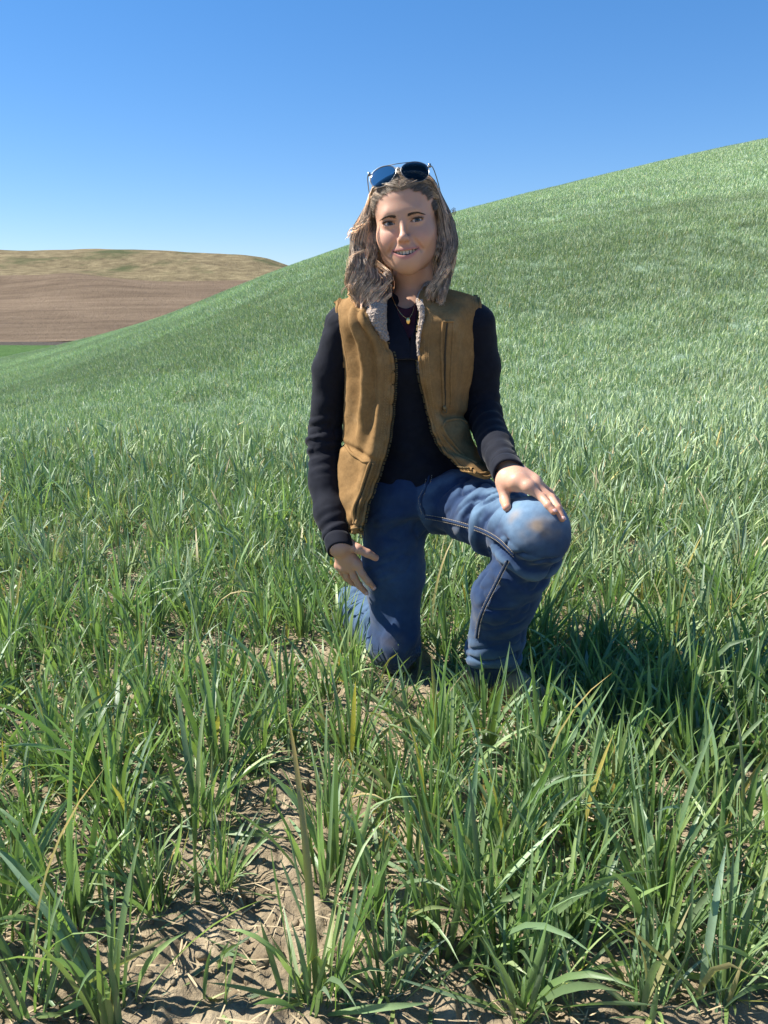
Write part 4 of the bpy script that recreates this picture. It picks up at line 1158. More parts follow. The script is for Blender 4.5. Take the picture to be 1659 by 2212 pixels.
def panel(rows, bulge, wrap, sgn):
    """rows: (side vx, vy, Y, front-edge vx, vy, Y). Columns run from behind the side seam to the front edge."""
    C = []
    for k, (sx, sy, sY, fx, fy, fY) in enumerate(rows):
        b = bulge[k]; wr = wrap[k]; row = []
        S_, F_ = W(sx, sy, sY), W(fx, fy, fY)
        if wr > 0:
            row.append(S_ + np.array((sgn * (-.050) * wr, .105 * wr, .0)))
            row.append(S_ + np.array((sgn * (-.012) * wr, .060 * wr, .0)))
        else:
            row.append(S_ + np.array((sgn * (-.012), .020, .0))); row.append(S_ + np.array((sgn * -.003, .012, 0)))
        for u in np.linspace(0, 1, 7):
            vx, vy = sx + (fx - sx) * u, sy + (fy - sy) * u
            Y = sY + (fY - sY) * (1 - (1 - u) ** 2.0) - b * math.sin(math.pi * min(u * 1.05, 1))
            Yh = hit(TORSO, vx, vy, .016, default=9)
            row.append(W(vx, vy, min(Y, Yh)))
        C.append(row)
    return np.array(C)
rowsA = [(728, 650, 1.905, 815, 622, 1.90), (731, 668, 1.858, 806, 648, 1.83), (735, 700, 1.852, 795, 680, 1.775), (740, 745, 1.853, 834, 737, 1.768), (747, 806, 1.855, 850, 785, 1.768),
         (745, 870, 1.856, 848, 872, 1.762), (741, 930, 1.858, 838, 950, 1.755), (733, 985, 1.856, 826, 1000, 1.748), (732, 1050, 1.835, 808, 1053, 1.740), (739, 1105, 1.800, 789, 1103, 1.725), (757, 1150, 1.765, 778, 1154, 1.712)]
rowsB = [(1032, 642, 1.905, 930, 614, 1.90), (1036, 660, 1.862, 915, 640, 1.83), (1036, 690, 1.862, 913, 680, 1.785), (1032, 745, 1.862, 905, 742, 1.775), (1023, 800, 1.864, 908, 805, 1.770),
         (1012, 866, 1.866, 921, 872, 1.765), (1012, 915, 1.848, 936, 930, 1.755), (1026, 960, 1.815, 956, 970, 1.740), (1050, 1000, 1.765, 986, 997, 1.705), (1068, 1024, 1.690, 1026, 1021, 1.660)]
gA = grid_surface(panel(rowsA, [.0, .012, .03, .032, .03, .022, .018, .018, .02, .016, .006], [.12, .2, .3, .5, .75, .95, 1, 1, 1, .6, .25], -1), 96, 190)
gB = grid_surface(panel(rowsB, [.0, .012, .028, .03, .028, .022, .022, .02, .014, .004], [.12, .2, .3, .5, .75, .95, 1, .8, .4, .1], 1), 96, 170)
def fold(g, fn, seed, amp=.0016):
    n = grid_normals(g)
    if n[..., 1].mean() > 0: n = -n
    R_, C_ = g.shape[:2]; v_, u_ = np.meshgrid(np.linspace(0, 1, R_), np.linspace(0, 1, C_), indexing='ij')
    p = g.reshape(-1, 3)
    d = fn(u_, v_) + amp * fbm(p, 28, 3, seed).reshape(R_, C_) + .0035 * fbm(p * (1, 1, .4), 13, 2, seed + 5).reshape(R_, C_)
    return g + n * d[..., None]
def foldA(u, v):
    U = (u - .25) / .75
    d = .0125 * np.cos((U * 1.0 - .42 + .16 * (v - .3)) * 17) * np.exp(-((U - .40) / .34) ** 2) * sstep(.06, .25, v) * sstep(.70, .50, v)
    d += .004 * np.sin(v * 60 + U * 9) * sstep(.75, .95, v)
    d += .006 * np.cos((U - .5) * 11 + v * 6) * sstep(.6, .72, v)
    d += .0028 * np.sin(v * 95 + 2.0 * np.sin(v * 13)) * np.exp(-((U - .97) / .06) ** 2)
    d -= .007 * np.exp(-((v - .655 - .06 * (U - .1)) / .012) ** 2) * sstep(.98, .75, U)
    return d
def foldB(u, v):
    U = (u - .25) / .75
    d = .0045 * np.cos((U - .5) * 13 + v * 4) * sstep(.1, .3, v) * sstep(.75, .55, v)
    d += .010 * np.exp(-((v - .70 - .10 * (U - .4)) / .05) ** 2) * np.exp(-((U - .35) / .35) ** 2)
    d -= .010 * np.exp(-((v - .615 + .05 * (U - .3)) / .022) ** 2) * sstep(.95, .7, U)
    d += .0024 * np.sin(v * 80 + 2.0 * np.sin(v * 17)) * np.exp(-((U - .97) / .06) ** 2)
    d += .006 * np.sin(v * 34 + U * 5) * sstep(.72, .9, v)
    return d
gA, gB = fold(gA, foldA, 3), fold(gB, foldB, 8)
TH = .0075
sA, sB = slab(gA, TH, (0, 0, .9)), slab(gB, TH, (0, 0, .9))
# back panel: from one side seam round the back to the other
nb_ = 120
backL = np.array([catmull(gA[:, 2], nb_), ])[0]; backR = np.array([catmull(gB[:, 2], nb_)])[0]
bk = []
for k in range(nb_):
    a, b = backL[k], backR[k]; t_ = k / (nb_ - 1)
    zz = np.linspace(a[2], b[2], 25); row = []
    for q, w_ in enumerate(np.linspace(0, 1, 25)):
        p = a * (1 - w_) + b * w_; p = p.copy(); p[1] = p[1] + (.135 if k > 8 else .135 * k / 8) * math.sin(math.pi * w_) ** .7
        p[2] = max(p[2] + (.03 * math.sin(math.pi * w_) if k < 20 else 0) * (1 - k / 20), .50)
        row.append(p)
    bk.append(row)
bk = np.array(bk)
sK = slab(bk, TH, (0, 5, .8))
v, f = merge([sA, sB, sK])
vest = mesh_obj('vest', v, f, MCANVAS, person)
vest['label'] = 'open tan canvas work vest with sherpa lining'

def gpt(g, u, v, off=0.0):
    """point on a panel; u from side seam 0 to front edge 1, v from shoulder 0 to hem 1"""
    R_, C_ = g.shape[:2]; uu = (.25 + .75 * u) * (C_ - 1); vv = v * (R_ - 1)
    i, j = int(min(vv, R_ - 1.001)), int(min(uu, C_ - 1.001)); a, b = vv - i, uu - j
    p = g[i, j] * (1 - a) * (1 - b) + g[i + 1, j] * a * (1 - b) + g[i, j + 1] * (1 - a) * b + g[i + 1, j + 1] * a * b
    d = np.array((0, 0, CAM_H)) - p; return p + d / np.linalg.norm(d) * off
def gpath(g, uv, n, off=0.0, linear=False):
    uv = catmull(np.array(uv, float), n); return np.array([gpt(g, a, b, off) for a, b in np.clip(uv, 0, 1)])
# zip tapes with teeth along both front edges
def zipper(g, v0, v1, out):
    n = 150; e = np.array([gpt(g, 1.0, v0 + (v1 - v0) * k / (n - 1)) for k in range(n)])
    inn = np.array([gpt(g, .965, v0 + (v1 - v0) * k / (n - 1)) for k in range(n)])
    d = e - inn; d /= np.linalg.norm(d, axis=1, keepdims=True)
    d = np.apply_along_axis(lambda c: np.convolve(np.pad(c, 6, 'edge'), np.ones(13) / 13, 'valid'), 0, d)
    gg = np.stack([e - d * .002 + (0, .004, 0), e + d * .003 + (0, .003, 0), e + d * .006 + (0, .002, 0)], 1)
    v, f = slab(gg, .0012, (0, 0, .9)); z = mesh_obj('zipper', v, f, MZIP, vest)
    T = np.gradient(e, axis=0); L = np.concatenate([[0], np.cumsum(np.linalg.norm(np.diff(e, axis=0), axis=1))])
    parts = []
    for s_ in np.arange(.002, L[-1], .0042):
        k = np.argmin(abs(L - s_)); c = e[k] + d[k] * .0068 + (0, .0015, 0); t = T[k] / np.linalg.norm(T[k]); w_ = np.cross(t, d[k])
        cube = np.array([(x_, y_, z_) for x_ in (-1, 1) for y_ in (-1, 1) for z_ in (-1, 1)], float)
        vv = c + cube[:, :1] * d[k] * .0022 + cube[:, 1:2] * t * .0013 + cube[:, 2:] * w_ * .0014
        parts.append((vv, np.array([(0, 1, 3, 2), (4, 6, 7, 5), (0, 4, 5, 1), (2, 3, 7, 6), (0, 2, 6, 4), (1, 5, 7, 3)])))
    v, f = merge(parts); mesh_obj('zipper_teeth', v, f, MBRASS, vest, smooth=False)['kind'] = 'stuff'
zipper(gA, .20, .985, 1); zipper(gB, .19, .985, -1)
# rows of stitching and welts
def vest_line(nm, g, uv, n, r, mat, off=.0008, dash=False):
    p = gpath(g, uv, n, off)
    v, f = stitch(p, 0, r, 2) if dash else tube(p, r, 8)
    o = mesh_obj(nm, v, f, mat, vest)
    if dash: o['kind'] = 'stuff'
for g, vmax in ((gA, .97), (gB, .95)):
    for u_ in (.90, .83):
        vest_line('stitching', g, [(u_, .22), (u_, .4), (u_, .6), (u_, .8), (u_, vmax)], 220, .0006, MTSTITCH, .0004, True)
    for u_ in (.05, .085):
        vest_line('stitching', g, [(u_ + .05 * (1 - q) ** 2, .03 + .36 * q) for q in np.linspace(0, 1, 6)], 120, .0006, MTSTITCH, .0004, True)
    vest_line('hem', g, [(.02, .975), (.35, .975), (.7, .975), (.97, .975)], 60, .0042, MCANVAS, -.001)
    vest_line('armhole_binding', g, [(.0, .03), (.0, .1), (.0, .2), (.0, .3), (.0, .38)], 60, .0048, MCANVAS, -.002)
vest_line('front_binding', gA, [(.985, .26), (.985, .4), (.985, .6), (.985, .8), (.985, .985)], 120, .0042, MCANVAS, -.001)
vest_line('front_binding', gB, [(.985, .22), (.985, .4), (.985, .6), (.985, .8), (.985, .985)], 120, .0042, MCANVAS, -.001)
# lower pocket on the sunlit panel: top fold and slanted double welt
vest_line('pocket_edge', gA, [(.08, .655), (.3, .69), (.55, .705), (.72, .705)], 60, .0038, MCANVAS, .0005)
vest_line('pocket_welt', gA, [(.72, .705), (.68, .78), (.62, .86), (.55, .955)], 80, .0036, MCANVAS, .0008)
vest_line('pocket_welt', gA, [(.80, .710), (.77, .78), (.72, .86), (.66, .955)], 80, .0036, MCANVAS, .0008)
vest_line('pocket_opening', gA, [(.76, .71), (.725, .78), (.67, .86), (.605, .955)], 80, .0016, MZIP, .0004)
# chest pocket on the shaded panel: upright welt with a zip pull at its foot
for a, b, w_ in ((.62, .60, .0034), (.46, .46, .0030)):
    vest_line('chest_pocket_welt', gB, [(a, .245), (a - .02, .36), (b - .03, .48), (b - .045, .575)], 80, w_, MCANVAS, .0006)
vest_line('chest_pocket_opening', gB, [(.555, .25), (.54, .36), (.53, .48), (.52, .57)], 80, .0020, MZIP, .0002)
vest_line('chest_pocket_edge', gB, [(.62, .245), (.54, .243), (.46, .243)], 30, .0028, MCANVAS, .0006)
vest_line('pocket_edge', gB, [(.72, .655), (.55, .635), (.3, .635), (.1, .66)], 60, .0036, MCANVAS, .0006)
vest_line('pocket_welt', gB, [(.72, .655), (.64, .73), (.50, .80), (.32, .88)], 60, .0034, MCANVAS, .0006)
vest_line('pocket_welt', gB, [(.80, .70), (.72, .77), (.58, .84), (.42, .91)], 60, .0034, MCANVAS, .0006)
def pull(at, length, tilt):
    at = np.asarray(at); d = np.array((math.sin(tilt), -.05, -math.cos(tilt))); s_ = np.array((math.cos(tilt), 0, math.sin(tilt)))
    t_ = np.linspace(0, 2 * np.pi, 21)
    ring = np.array([at + d * (length * .62 + length * .42 * math.copysign(abs(math.sin(a)) ** .5, math.sin(a))) + s_ * (.0042 * math.copysign(abs(math.cos(a)) ** .5, math.cos(a))) for a in t_])
    v1 = tube(ring, .0011, 6); 
    body = np.array([[at + d * (.010 * p - .004) + s_ * (.0042 * q) + np.array((0, -.002 - .002 * (1 - q * q), 0)) for q in np.linspace(-1, 1, 5)] for p in np.linspace(0, 1, 5)])
    v2 = slab(body, .003, at + (0, -1, 0))
    mesh_obj('zip_pull', *merge([v1, v2]), MBRASS, vest)
pull(gpt(gA, 1.0, .975, .006), .022, .05)
pull(gpt(gB, .53, .575, .004), .012, .2)
# embroidered curl emblem on the shaded pocket
MEMB = m_simple('pale_blue_embroidery', (.40, .47, .62), .7, .3)
ze = lambda a, b: (637.1 + a * .32, 584 + b * .32)
def emb(poly, nm='emblem'):
    pr = []
    P = np.array([ze(*p) for p in poly])
    L = len(P) // 2
    g = []
    for k in range(L):
        a, b = P[k], P[len(P) - 1 - k]
        row = []
        for w_ in np.linspace(0, 1, 4):
            q = a * (1 - w_) + b * w_
            # lay on the panel surface
            dd = np.array([0, 0, CAM_H]); d0 = W(q[0], q[1], 1.8) - dd; d0 /= np.linalg.norm(d0)
            rel = gB.reshape(-1, 3) - dd; t_ = rel @ d0; off = np.linalg.norm(rel - t_[:, None] * d0, axis=1); kk = np.argsort(off)[:4]
            row.append(dd + d0 * (t_[kk].mean() - .0022))
        g.append(row)
    v, f = slab(np.array(g), .0012, (0, 0, .9)); return mesh_obj(nm, v, f, MEMB, vest)
emb([(1072, 1018), (1056, 1030), (1044, 1050), (1042, 1072), (1048, 1090), (1060, 1098), (1063, 1092), (1056, 1082), (1053, 1068), (1056, 1050), (1064, 1036), (1075, 1024)])
emb([(1074, 1022), (1074, 1040), (1068, 1056), (1060, 1062), (1057, 1056), (1064, 1046), (1068, 1034), (1070, 1024)])
emb([(1066, 1068), (1073, 1078), (1070, 1090), (1062, 1097), (1059, 1092), (1064, 1086), (1066, 1078), (1062, 1070)])
# collar: sherpa flap folded open on the lit side, narrow roll on the shaded side, brown outside
def patch(nm, rows, nu, nv, th, mat, bump=0.0, seed=0, parent=None, toward=(0, 0, .9)):
    g = grid_surface([[W(*p) for p in r] for r in rows], nu, nv)
    n = grid_normals(g)
    if ((np.array(toward) - g.reshape(-1, 3).mean(0)) @ n.reshape(-1, 3).mean(0)) < 0: n = -n
    if bump:
        p = g.reshape(-1, 3); cell = .5 + .5 * vnoise(p, 165, seed); cell2 = vnoise(p, 330, seed + 3)
        g = g + n * (1.4 * bump * (cell + .3 * cell2)).reshape(g.shape[:2])[..., None]
    v, f = slab(g, th, toward); return mesh_obj(nm, v, f, mat, parent or vest)
collar = patch('collar', [[(821, 598, 1.90), (825, 593, 1.888), (830, 588, 1.872), (834, 585, 1.862)], [(806, 636, 1.850), (815, 634, 1.835), (826, 632, 1.83), (836, 630, 1.832)],
                 [(792, 676, 1.780), (806, 674, 1.776), (822, 672, 1.786), (835, 670, 1.800)], [(812, 710, 1.764), (819, 708, 1.766), (828, 706, 1.774), (835, 704, 1.786)],
                 [(834, 738, 1.762), (836, 737, 1.766), (838, 736, 1.770), (840, 735, 1.776)]], 60, 120, .010, MSHERPA, .0020, 4)
collar['label'] = 'woolly beige sherpa collar lining folded open'
patch('collar', [[(935, 604, 1.90), (929, 604, 1.890), (923, 606, 1.880)], [(913, 636, 1.825), (905, 640, 1.815), (899, 645, 1.812)], [(917, 680, 1.772), (912, 681, 1.772), (907, 682, 1.782)], [(907, 742, 1.764), (903, 743, 1.764), (899, 744, 1.774)], [(909, 806, 1.760), (906, 806, 1.760), (902, 806, 1.770)]], 30, 160, .010, MSHERPA, .0020, 9)
patch('collar_stand', [[(934, 596, 1.915), (950, 600, 1.92), (965, 610, 1.93)], [(905, 638, 1.812), (930, 628, 1.84), (962, 628, 1.90)], [(917, 682, 1.776), (938, 672, 1.795), (968, 660, 1.86)]], 26, 26, .008, MCANVAS)
patch('collar_stand', [[(818, 600, 1.915), (800, 606, 1.92), (786, 618, 1.93)], [(806, 640, 1.856), (794, 640, 1.87), (778, 640, 1.90)], [(793, 678, 1.786), (786, 672, 1.80), (772, 662, 1.86)]], 26, 26, .008, MCANVAS)
patch('collar_stand', [[(812, 598, 1.93), (840, 590, 1.975), (880, 586, 1.99), (920, 586, 1.975), (945, 594, 1.93)], [(808, 640, 1.93), (840, 640, 1.985), (880, 638, 2.0), (920, 636, 1.985), (950, 636, 1.93)]], 40, 12, .009, MCANVAS)

# ---- necklace
MGOLD = m_simple('gold', (.85, .58, .22), .22, .5, metallic=1.0)
neck = []
for a, b in catmull([(846, 640), (856, 662), (868, 680), (881, 688), (890, 678), (896, 660), (902, 640)], 60):
    neck.append(W(a, b, min(hit(NECKW, a, b, .004 if b < 662 else .017), hit(TORSO, a, b, .018))))
v, f = tube(np.array(neck), .0007, 5)
necklace = mesh_obj('necklace', v, f, MGOLD)
tag(necklace, 'thin gold chain with small oval pendant at the throat', 'necklace')
pc_ = W(882, 693, 0); pY = min(hit(NECKW, 882, 693, .020), hit(TORSO, 882, 693, .021)); c_ = W(882, 693.5, pY)
t_ = np.linspace(0, np.pi, 9); p_ = np.linspace(0, 2 * np.pi, 16, endpoint=False)
v = np.array([c_ + (.0052 * math.sin(a) * math.cos(b), -.0018 * math.cos(a), .0080 * math.sin(a) * math.sin(b)) for a in t_ for b in p_])
i = np.arange(9 * 16).reshape(9, 16); f = np.stack([i[:-1], np.roll(i[:-1], -1, 1), np.roll(i[1:], -1, 1), i[1:]], -1).reshape(-1, 4)
mesh_obj('pendant', v, f, MGOLD, necklace)
# ------------------------------------------------------------------ hair
def m_hair():
    t = NT('ash_blond_hair'); a = t.attr('col'); t.color(a.outputs['Color'])
    t.set(Roughness=.42); t.b.inputs['Specular IOR Level'].default_value = .5
    t.b.inputs['Sheen Weight'].default_value = .1
    tr = t.node('ShaderNodeBsdfTranslucent'); t.link(a.outputs['Color'], tr.inputs['Color'])
    mx = t.node('ShaderNodeMixShader'); mx.inputs[0].default_value = .34
    t.link(t.b.outputs[0], mx.inputs[1]); t.link(tr.outputs[0], mx.inputs[2]); t.link(mx.outputs[0], t.out.inputs['Surface'])
    return t.m
MHAIR = m_hair()
SC_C, SC_R = np.array((0, .012, .034)), np.array((.0760, .0965, .0790))
hr = np.random.default_rng(21)
def interp_px(tab, y, q):
    tab = np.array(tab, float)
    return np.interp(y, tab[:, 0], tab[:, 1] * (1 - q) + tab[:, 2] * q)
TAB = {-1: [(430, 804, 786), (480, 803, 771), (540, 806, 759), (600, 822, 756), (650, 822, 764), (700, 798, 776)],
       1: [(430, 945, 966), (480, 951, 981), (540, 949, 984), (590, 941, 973), (630, 929, 958), (680, 932, 962)]}
HP, HCOL = [], []
NP = 17
HEADP_OUT = [p for p in HEADP[:14] if p[5] > 0]      # skull and face mass, enough to lay hair on
def pushed(p, d=.0015):
    p = np.asarray(p, float)
    ks = np.linspace(1, 1.25, 42); Q = SC_C + (p - SC_C) * ks[:, None]; ok = sdf(HEADP_OUT, Q) >= d
    return Q[np.argmax(ok)] if ok.any() else Q[-1]
def smooth_path(pts, it=3):
    pts = catmull(np.array(pts), 40)
    for _ in range(it * 4): pts[1:-1] = .25 * pts[:-2] + .5 * pts[1:-1] + .25 * pts[2:]
    return pts
def hang(s, q, layer, yv0, yend, phase, amp, freq=11.0):
    out = []
    Yl = 1.842 + .020 * (1 - q) + .055 * layer
    for k, yv in enumerate(np.linspace(yv0, yend, 10)):
        f = k / 9
        px = interp_px(TAB[s], yv, q) + amp * min(f * 1.6, 1) * math.sin(f * freq + phase)
        Y = Yl - (.055 if layer == 0 else .02) * f ** 1.3 + .020 * min(f * 2, 1) * math.cos(f * freq + phase)
        out.append(W(px, yv, Y))
    return out
def lock_path(s, tau, beta, q, layer, yend, phase, amp, lift):
    u = np.array((0, -math.cos(tau), math.sin(tau))); w = np.array((0, math.sin(tau), math.cos(tau)))
    e = np.array((s * math.cos(beta), 0, 0)) + w * math.sin(beta)
    pts = []
    for a in np.linspace(0.03, R(72), 6):
        d = u * math.cos(a) + e * math.sin(a)
        r = 1 + lift * math.sin(min(a / R(60), 1) * math.pi * .5) + .03 * layer
        pts.append(hw(pushed(SC_C + SC_R * d * r, .001 + .009 * math.sin(min(a / R(50), 1) * 1.57))))
    return smooth_path(pts + hang(s, q, layer, 482 + 16 * layer, yend, phase, amp))
HLX, HLZ = np.array((0, .02, .036, .050, .060, .067, .070)), np.array((.0685, .0665, .061, .051, .035, .014, -.012))
def scalp_pt(x, z, k=1.0):
    qx, qz = x / SC_R[0], (z - SC_C[2]) / SC_R[2]
    return np.array((x, SC_C[1] - SC_R[1] * math.sqrt(max(1 - qx * qx - qz * qz, .02)) * k, z))
def temple_path(s, h, q, yend, phase, amp, lift):
    x0 = float(np.clip(.070 * h + hr.normal(0, .003), .001, .070)); z0 = float(np.interp(x0, HLX, HLZ)) + hr.normal(.002, .003); r0 = scalp_pt(s * x0, z0); r0 = pushed(r0, .0012)
    side = np.array((s * (.080 + .004 * q), -.004 + .03 * (1 - h), .040 - .045 * h))
    m1 = r0 + np.array((s * .014, .026, .020 - .012 * h)); m2 = np.array((s * (.052 + .028 * h), -.012 + .02 * (1 - h), .082 - .055 * h))
    out = lambda m, k: SC_C + (m - SC_C) * (SC_R[0] * 0 + k / np.linalg.norm((m - SC_C) / SC_R))
    pts = [hw(r0), hw(pushed(out(m1, 1.05 + lift), .007)), hw(pushed(out(m2, 1.07 + lift), .008)), hw(out(side, 1.07 + lift * .6))]
    return smooth_path(pts + hang(s, q, 0, 505, yend, phase, amp), 1)
def add_lock(path, n, rad_lock, strand_r, tone):
    tone = tone * hr.uniform(.5, 1.45)
    c = path[np.linspace(0, len(path) - 1, NP).round().astype(int)] if len(path) > NP else catmull(path, NP)
    T = np.gradient(c, axis=0); T /= np.linalg.norm(T, axis=1, keepdims=True)
    A_ = np.cross(T, (0.3, 1, .1)); A_ /= np.linalg.norm(A_, axis=1, keepdims=True); B_ = np.cross(T, A_)
    s = np.linspace(0, 1, NP)
    prof = rad_lock * np.interp(s, [0, .15, .45, .75, 1], [.75, .85, 1.0, .8, .30])
    for _ in range(n):
        r, a = math.sqrt(hr.random()), hr.uniform(0, 6.283); tw = hr.normal(0, .8)
        ang = a + tw * s
        off = (np.cos(ang) * r * prof)[:, None] * A_ + (np.sin(ang) * r * prof * .62)[:, None] * B_
        L = hr.uniform(.86, 1.0); m = max(int(NP * L), 8)
        p = c[:m] + off[:m]
        p = p + (hr.normal(0, .0016, 3) * s[:m, None]) + .0011 * np.sin(s[:m, None] * hr.uniform(15, 30) + hr.uniform(0, 6, 3))
        HP.append(tube(p, strand_r * hr.uniform(.75, 1.25) * np.interp(np.linspace(0, 1, m), [0, .14, .8, 1], [.25, 1, .9, .2]), 3))
        base = np.array((.90, .735, .56)) * tone * hr.uniform(.62, 1.35)
        if hr.random() < .22: base = np.array((.85, .71, .54)) * hr.uniform(.8, 1.1)
        if hr.random() < .16: base = np.array((.17, .12, .082))
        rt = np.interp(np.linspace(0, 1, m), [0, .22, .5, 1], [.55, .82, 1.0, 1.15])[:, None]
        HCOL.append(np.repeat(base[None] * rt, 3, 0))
for s in (-1, 1):
    ends = lambda q: (700 - 50 * abs(q - .35) + hr.normal(0, 10)) if s < 0 else (672 - 40 * abs(q - .4) + hr.normal(0, 9))
    amp = 24.0 if s < 0 else 11.0
    for k in range(34):          # swept from the parting
        z = (k + hr.random()) / 34; q = .35 + .65 * z; tau = R(23 + 68 * z); beta = R(30 - 16 * q)
        add_lock(lock_path(s, tau, beta, q + hr.normal(0, .07), 0, ends(q), 3.4 * q + hr.normal(0, .35) + (0 if s < 0 else 2.2), amp * hr.uniform(.6, 1.1), .035 + .045 * math.sin(q * math.pi)), 44, .0066, .00055, 1.0)
    for k in range(70):          # rooted along the hairline, framing the face
        h = (k + hr.random()) / 70; q = .75 * (1 - h) + hr.normal(0, .07)
        add_lock(temple_path(s, h, q, ends(q), 3.4 * q + hr.normal(0, .35) + (.6 if s < 0 else 1.2), amp * hr.uniform(.6, 1.1), .012 + .03 * (1 - h)), 18, .0058, .00052, 1.05)
    for k in range(14):          # back layer
        q = (k + .5) / 14; tau = R(70 + 95 * q); beta = R(18 - 25 * q)
        add_lock(lock_path(s, tau, beta, q * .95, 1, (690 if s < 0 else 668) + hr.normal(0, 12), 1.7 * k, 6.0, .05), 55, .0105, .0008, .85)
# hair falling down behind the neck
for k in range(22):
    x0 = -1 + 2 * k / 21
    top = hw(SC_C + SC_R * np.array((.85 * x0, .5, .35)) * 1.02)
    pts = [hw(SC_C + SC_R * np.array((.25 * x0, .25, .95)) * 1.05), hw(SC_C + SC_R * np.array((.65 * x0, .45, .75)) * 1.06), hw(SC_C + SC_R * np.array((.92 * x0, .62, .2)) * 1.07)]
    for f in np.linspace(.2, 1, 6):
        pts.append(W(870 + x0 * (92 - 8 * f) + 5 * math.sin(7 * f + k), 470 + 185 * f, 1.96 - .012 * f + .008 * math.cos(6 * f + k)))
    add_lock(np.array(pts), 34, .0125, .0011, .72)
# loose wisps on the windward side and a stray curl on the other
for pl_ in ([(800, 470, 1.83), (782, 486, 1.82), (763, 492, 1.81), (752, 503, 1.81), (757, 520, 1.81)], [(796, 478, 1.83), (776, 492, 1.82), (755, 505, 1.81), (744, 520, 1.81)], [(800, 462, 1.83), (786, 478, 1.82), (770, 486, 1.82), (754, 488, 1.81)],
            [(790, 540, 1.83), (765, 548, 1.82), (752, 565, 1.81), (750, 590, 1.81), (742, 600, 1.81)], [(782, 590, 1.82), (764, 610, 1.81), (742, 625, 1.80), (739, 645, 1.80)],
            [(960, 455, 1.84), (972, 462, 1.83), (980, 452, 1.83), (982, 460, 1.83), (976, 470, 1.83)], [(784, 640, 1.80), (780, 665, 1.79), (786, 690, 1.78), (776, 710, 1.775)], [(792, 640, 1.79), (800, 668, 1.785), (794, 694, 1.775), (800, 712, 1.77)]):
    add_lock(np.array([W(*p) for p in pl_]), 7, .0040, .00045, 1.25)
# light hairs drawn back over the crown, under the sunglasses
for k in range(300):
    s = -1 if hr.random() < .5 else 1
    tau = R(hr.uniform(26, 80)); beta = R(hr.uniform(20, 48))
    u = np.array((0, -math.cos(tau), math.sin(tau))); w = np.array((0, math.sin(tau), math.cos(tau))); e = np.array((s * math.cos(beta), 0, 0)) + w * math.sin(beta)
    a0 = hr.uniform(.02, .5); aa = np.linspace(a0, a0 + hr.uniform(.7, 1.3), 10); lf = hr.uniform(.05, .095)
    p = np.array([hw(SC_C + SC_R * (u * math.cos(a) + e * math.sin(a)) * (1 + lf * math.sin(min(a / .9, 1) * 1.57))) for a in aa])
    HP.append(tube(p, .0009 * np.interp(np.linspace(0, 1, 10), [0, .2, .8, 1], [.3, 1, 1, .3]), 3)); HCOL.append(np.tile(np.array((.38, .295, .21)) * hr.uniform(.35, 1.6), (30, 1)))
# scalp under the strands
n1, n2 = 60, 90
cv = []
for a in np.linspace(0, np.pi, n1):
    for b in np.linspace(0, 2 * np.pi, n2, endpoint=False):
        cv.append(SC_C + (SC_R * .992) * (math.sin(a) * math.cos(b), math.sin(a) * math.sin(b), math.cos(a)))
cv = np.array(cv); i = np.arange(n1 * n2).reshape(n1, n2)
cf = np.stack([i[:-1], np.roll(i[:-1], -1, 1), np.roll(i[1:], -1, 1), i[1:]], -1).reshape(-1, 4)
xx, yy, zz = cv.T
hl = np.interp(np.abs(xx), HLX, HLZ)
kv = ((yy > -.005) & (zz > -.075)) | (zz > hl)
cf = cf[kv[cf].all(1)]
us = np.unique(cf); mp_ = np.full(len(cv), -1); mp_[us] = np.arange(len(us))
V_, F_ = merge(HP + [(hw(cv[us]), mp_[cf][:, ::-1])])
hcol = np.concatenate(HCOL + [np.tile((.11, .075, .05), (len(us), 1))])
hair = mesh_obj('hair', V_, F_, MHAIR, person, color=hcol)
hair['label'] = 'shoulder-length wavy ash-blond hair'

# ------------------------------------------------------------------ sunglasses pushed up on the head
MSILVER = m_simple('silver_metal', (.24, .24, .24), .3, .5, metallic=1.0); MDARKTIP = m_simple('dark_temple_tip', (.02, .02, .022), .4, .4)
def m_lens():
    t = NT('smoked_lens')
    gl = t.node('ShaderNodeBsdfGlossy'); gl.inputs['Roughness'].default_value = .03; gl.inputs['Color'].default_value = (.6, .6, .58, 1)
    tp = t.node('ShaderNodeBsdfTransparent'); tp.inputs['Color'].default_value = (.20, .27, .33, 1)
    fr_ = t.node('ShaderNodeFresnel'); fr_.inputs['IOR'].default_value = 1.5
    mx = t.node('ShaderNodeMixShader'); t.link(fr_.outputs[0], mx.inputs[0]); t.link(tp.outputs[0], mx.inputs[1]); t.link(gl.outputs[0], mx.inputs[2]); t.link(mx.outputs[0], t.out.inputs['Surface'])
    return t.m
MLENS = m_lens()
gl_root = bpy.data.objects.new('sunglasses', None); COL.objects.link(gl_root)
gl_root.location = Vector(hw((0, -.05, .113)))
tag(gl_root, 'silver aviator sunglasses pushed up on top of the blond hair', 'sunglasses')
inv_at = np.array(gl_root.location)
def gmesh(nm, v, f, m, par=None): return mesh_obj(nm, np.asarray(v) - inv_at, f, m, par or gl_root)
up_, nm_ = np.array((0, .60, .80)), np.array((0, -.80, .60))
GC = np.array((0, -.057, .1085))
def lens_pt(s, a, k=1.0):
    # teardrop: flatter on top, drooping to the outer lower corner
    x_ = .0310 * math.cos(a); z_ = .0285 * math.sin(a)
    z_ = z_ * (.86 if z_ > 0 else 1.06) ; x_ = x_ * (1 + .06 * math.sin(a)) + (-.0035 * math.sin(a) if math.sin(a) < 0 else 0) * 1.0
    x_, z_ = x_ * k, z_ * k
    xw = s * (.0365) + s * x_
    dep = 2.6 * xw ** 2 + 3.0 * z_ ** 2
    return GC + np.array((xw, 0, 0)) + up_ * z_ - nm_ * dep
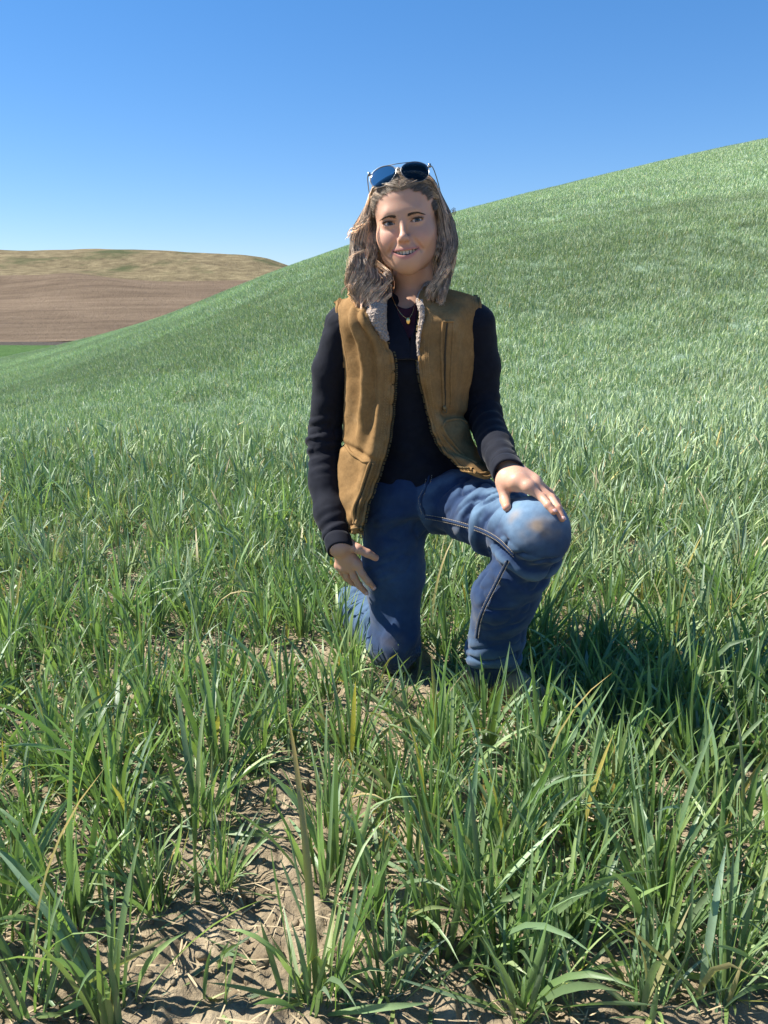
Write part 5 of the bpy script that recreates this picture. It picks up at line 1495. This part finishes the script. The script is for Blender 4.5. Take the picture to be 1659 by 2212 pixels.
for s in (-1, 1):
    an = np.linspace(0, 2 * np.pi, 49)
    ring = np.array([lens_pt(s, a) for a in an]); gmesh('rim', *(lambda vf: (hw(vf[0]), vf[1]))(tube(ring, .0007, 6)), MSILVER)
    dq = np.linspace(-1, 1, 15); g = np.array([[lens_pt(s, math.atan2(b * math.sqrt(1 - a * a / 2), a * math.sqrt(1 - b * b / 2)), .985 * math.hypot(b * math.sqrt(1 - a * a / 2), a * math.sqrt(1 - b * b / 2))) for a in dq] for b in dq])
    v, f = slab(g, .0016, GC + nm_); gmesh('lens', hw(v), f, MLENS)
    hinge = lens_pt(s, .45) + np.array((s * .004, .002, .002))
    path = catmull([lens_pt(s, .45), hinge, hinge + np.array((s * .006, .012, -.004)), np.array((s * .080, .0, .088)), np.array((s * .083, .035, .062)), np.array((s * .084, .072, .040)), np.array((s * .083, .092, .012))], 40)
    tm = gmesh('temple', *(lambda vf: (hw(vf[0]), vf[1]))(tube(path[:28], .0012, 6)), MSILVER)
    o = mesh_obj('temple_tip', hw(tube(path[27:], .0018, 6)[0]) - inv_at, tube(path[27:], .0018, 6)[1], MDARKTIP, tm)
    c = hw(hinge); blk = np.array([[c + (.0028 * q, -.002, .004 * p) for q in (-1, 0, 1)] for p in (-1, 0, 1)]); gmesh('hinge', *slab(blk, .004, c + (0, -1, 0)), MSILVER)
    pad = catmull([lens_pt(s, np.pi + .35), lens_pt(s, np.pi + .35) + (-s * .003, .008, -.002), lens_pt(s, np.pi + .5) + (-s * .002, .012, -.008)], 10); gmesh('nose_pad', *(lambda vf: (hw(vf[0]), vf[1]))(tube(pad, np.linspace(.0008, .0024, 10), 6)), MSILVER)
bar = catmull([lens_pt(-1, np.pi / 2 + .35), GC + up_ * .0200 + nm_ * .001, lens_pt(1, np.pi / 2 + .35)], 20)
gmesh('brow_bar', *(lambda vf: (hw(vf[0]), vf[1]))(tube(bar, .0009, 6)), MSILVER)
br = catmull([lens_pt(-1, np.pi - .15), GC + up_ * .0085 + nm_ * .002, lens_pt(1, np.pi - .15)], 16)
gmesh('bridge', *(lambda vf: (hw(vf[0]), vf[1]))(tube(br, .0009, 6)), MSILVER)
# a pale leaf-shaped sliver caught between the fingers on the thigh
lp = [W(*zA(765, 870), 1.742), W(*zA(860, 1010), 1.742), W(*zA(950, 1140), 1.744), W(*zA(1032, 1285), 1.748)]
ctr = catmull(lp, 14); wd = np.interp(np.linspace(0, 1, 14), [0, .45, .7, 1], [.0012, .0034, .0030, .0003])
g = np.array([[c + np.array((q * w_, 0, q * w_ * .4)) for q in (-1, 0, 1)] for c, w_ in zip(ctr, wd)])
MPALE = m_simple('pale_leaf', (.62, .63, .55), .6, .4, (60, .8, 1.15))
o = mesh_obj('leaf', *slab(g, .0008, (0, 0, .9)), MPALE)
tag(o, 'pale leaf sliver held between the fingers resting on the thigh', 'leaf')
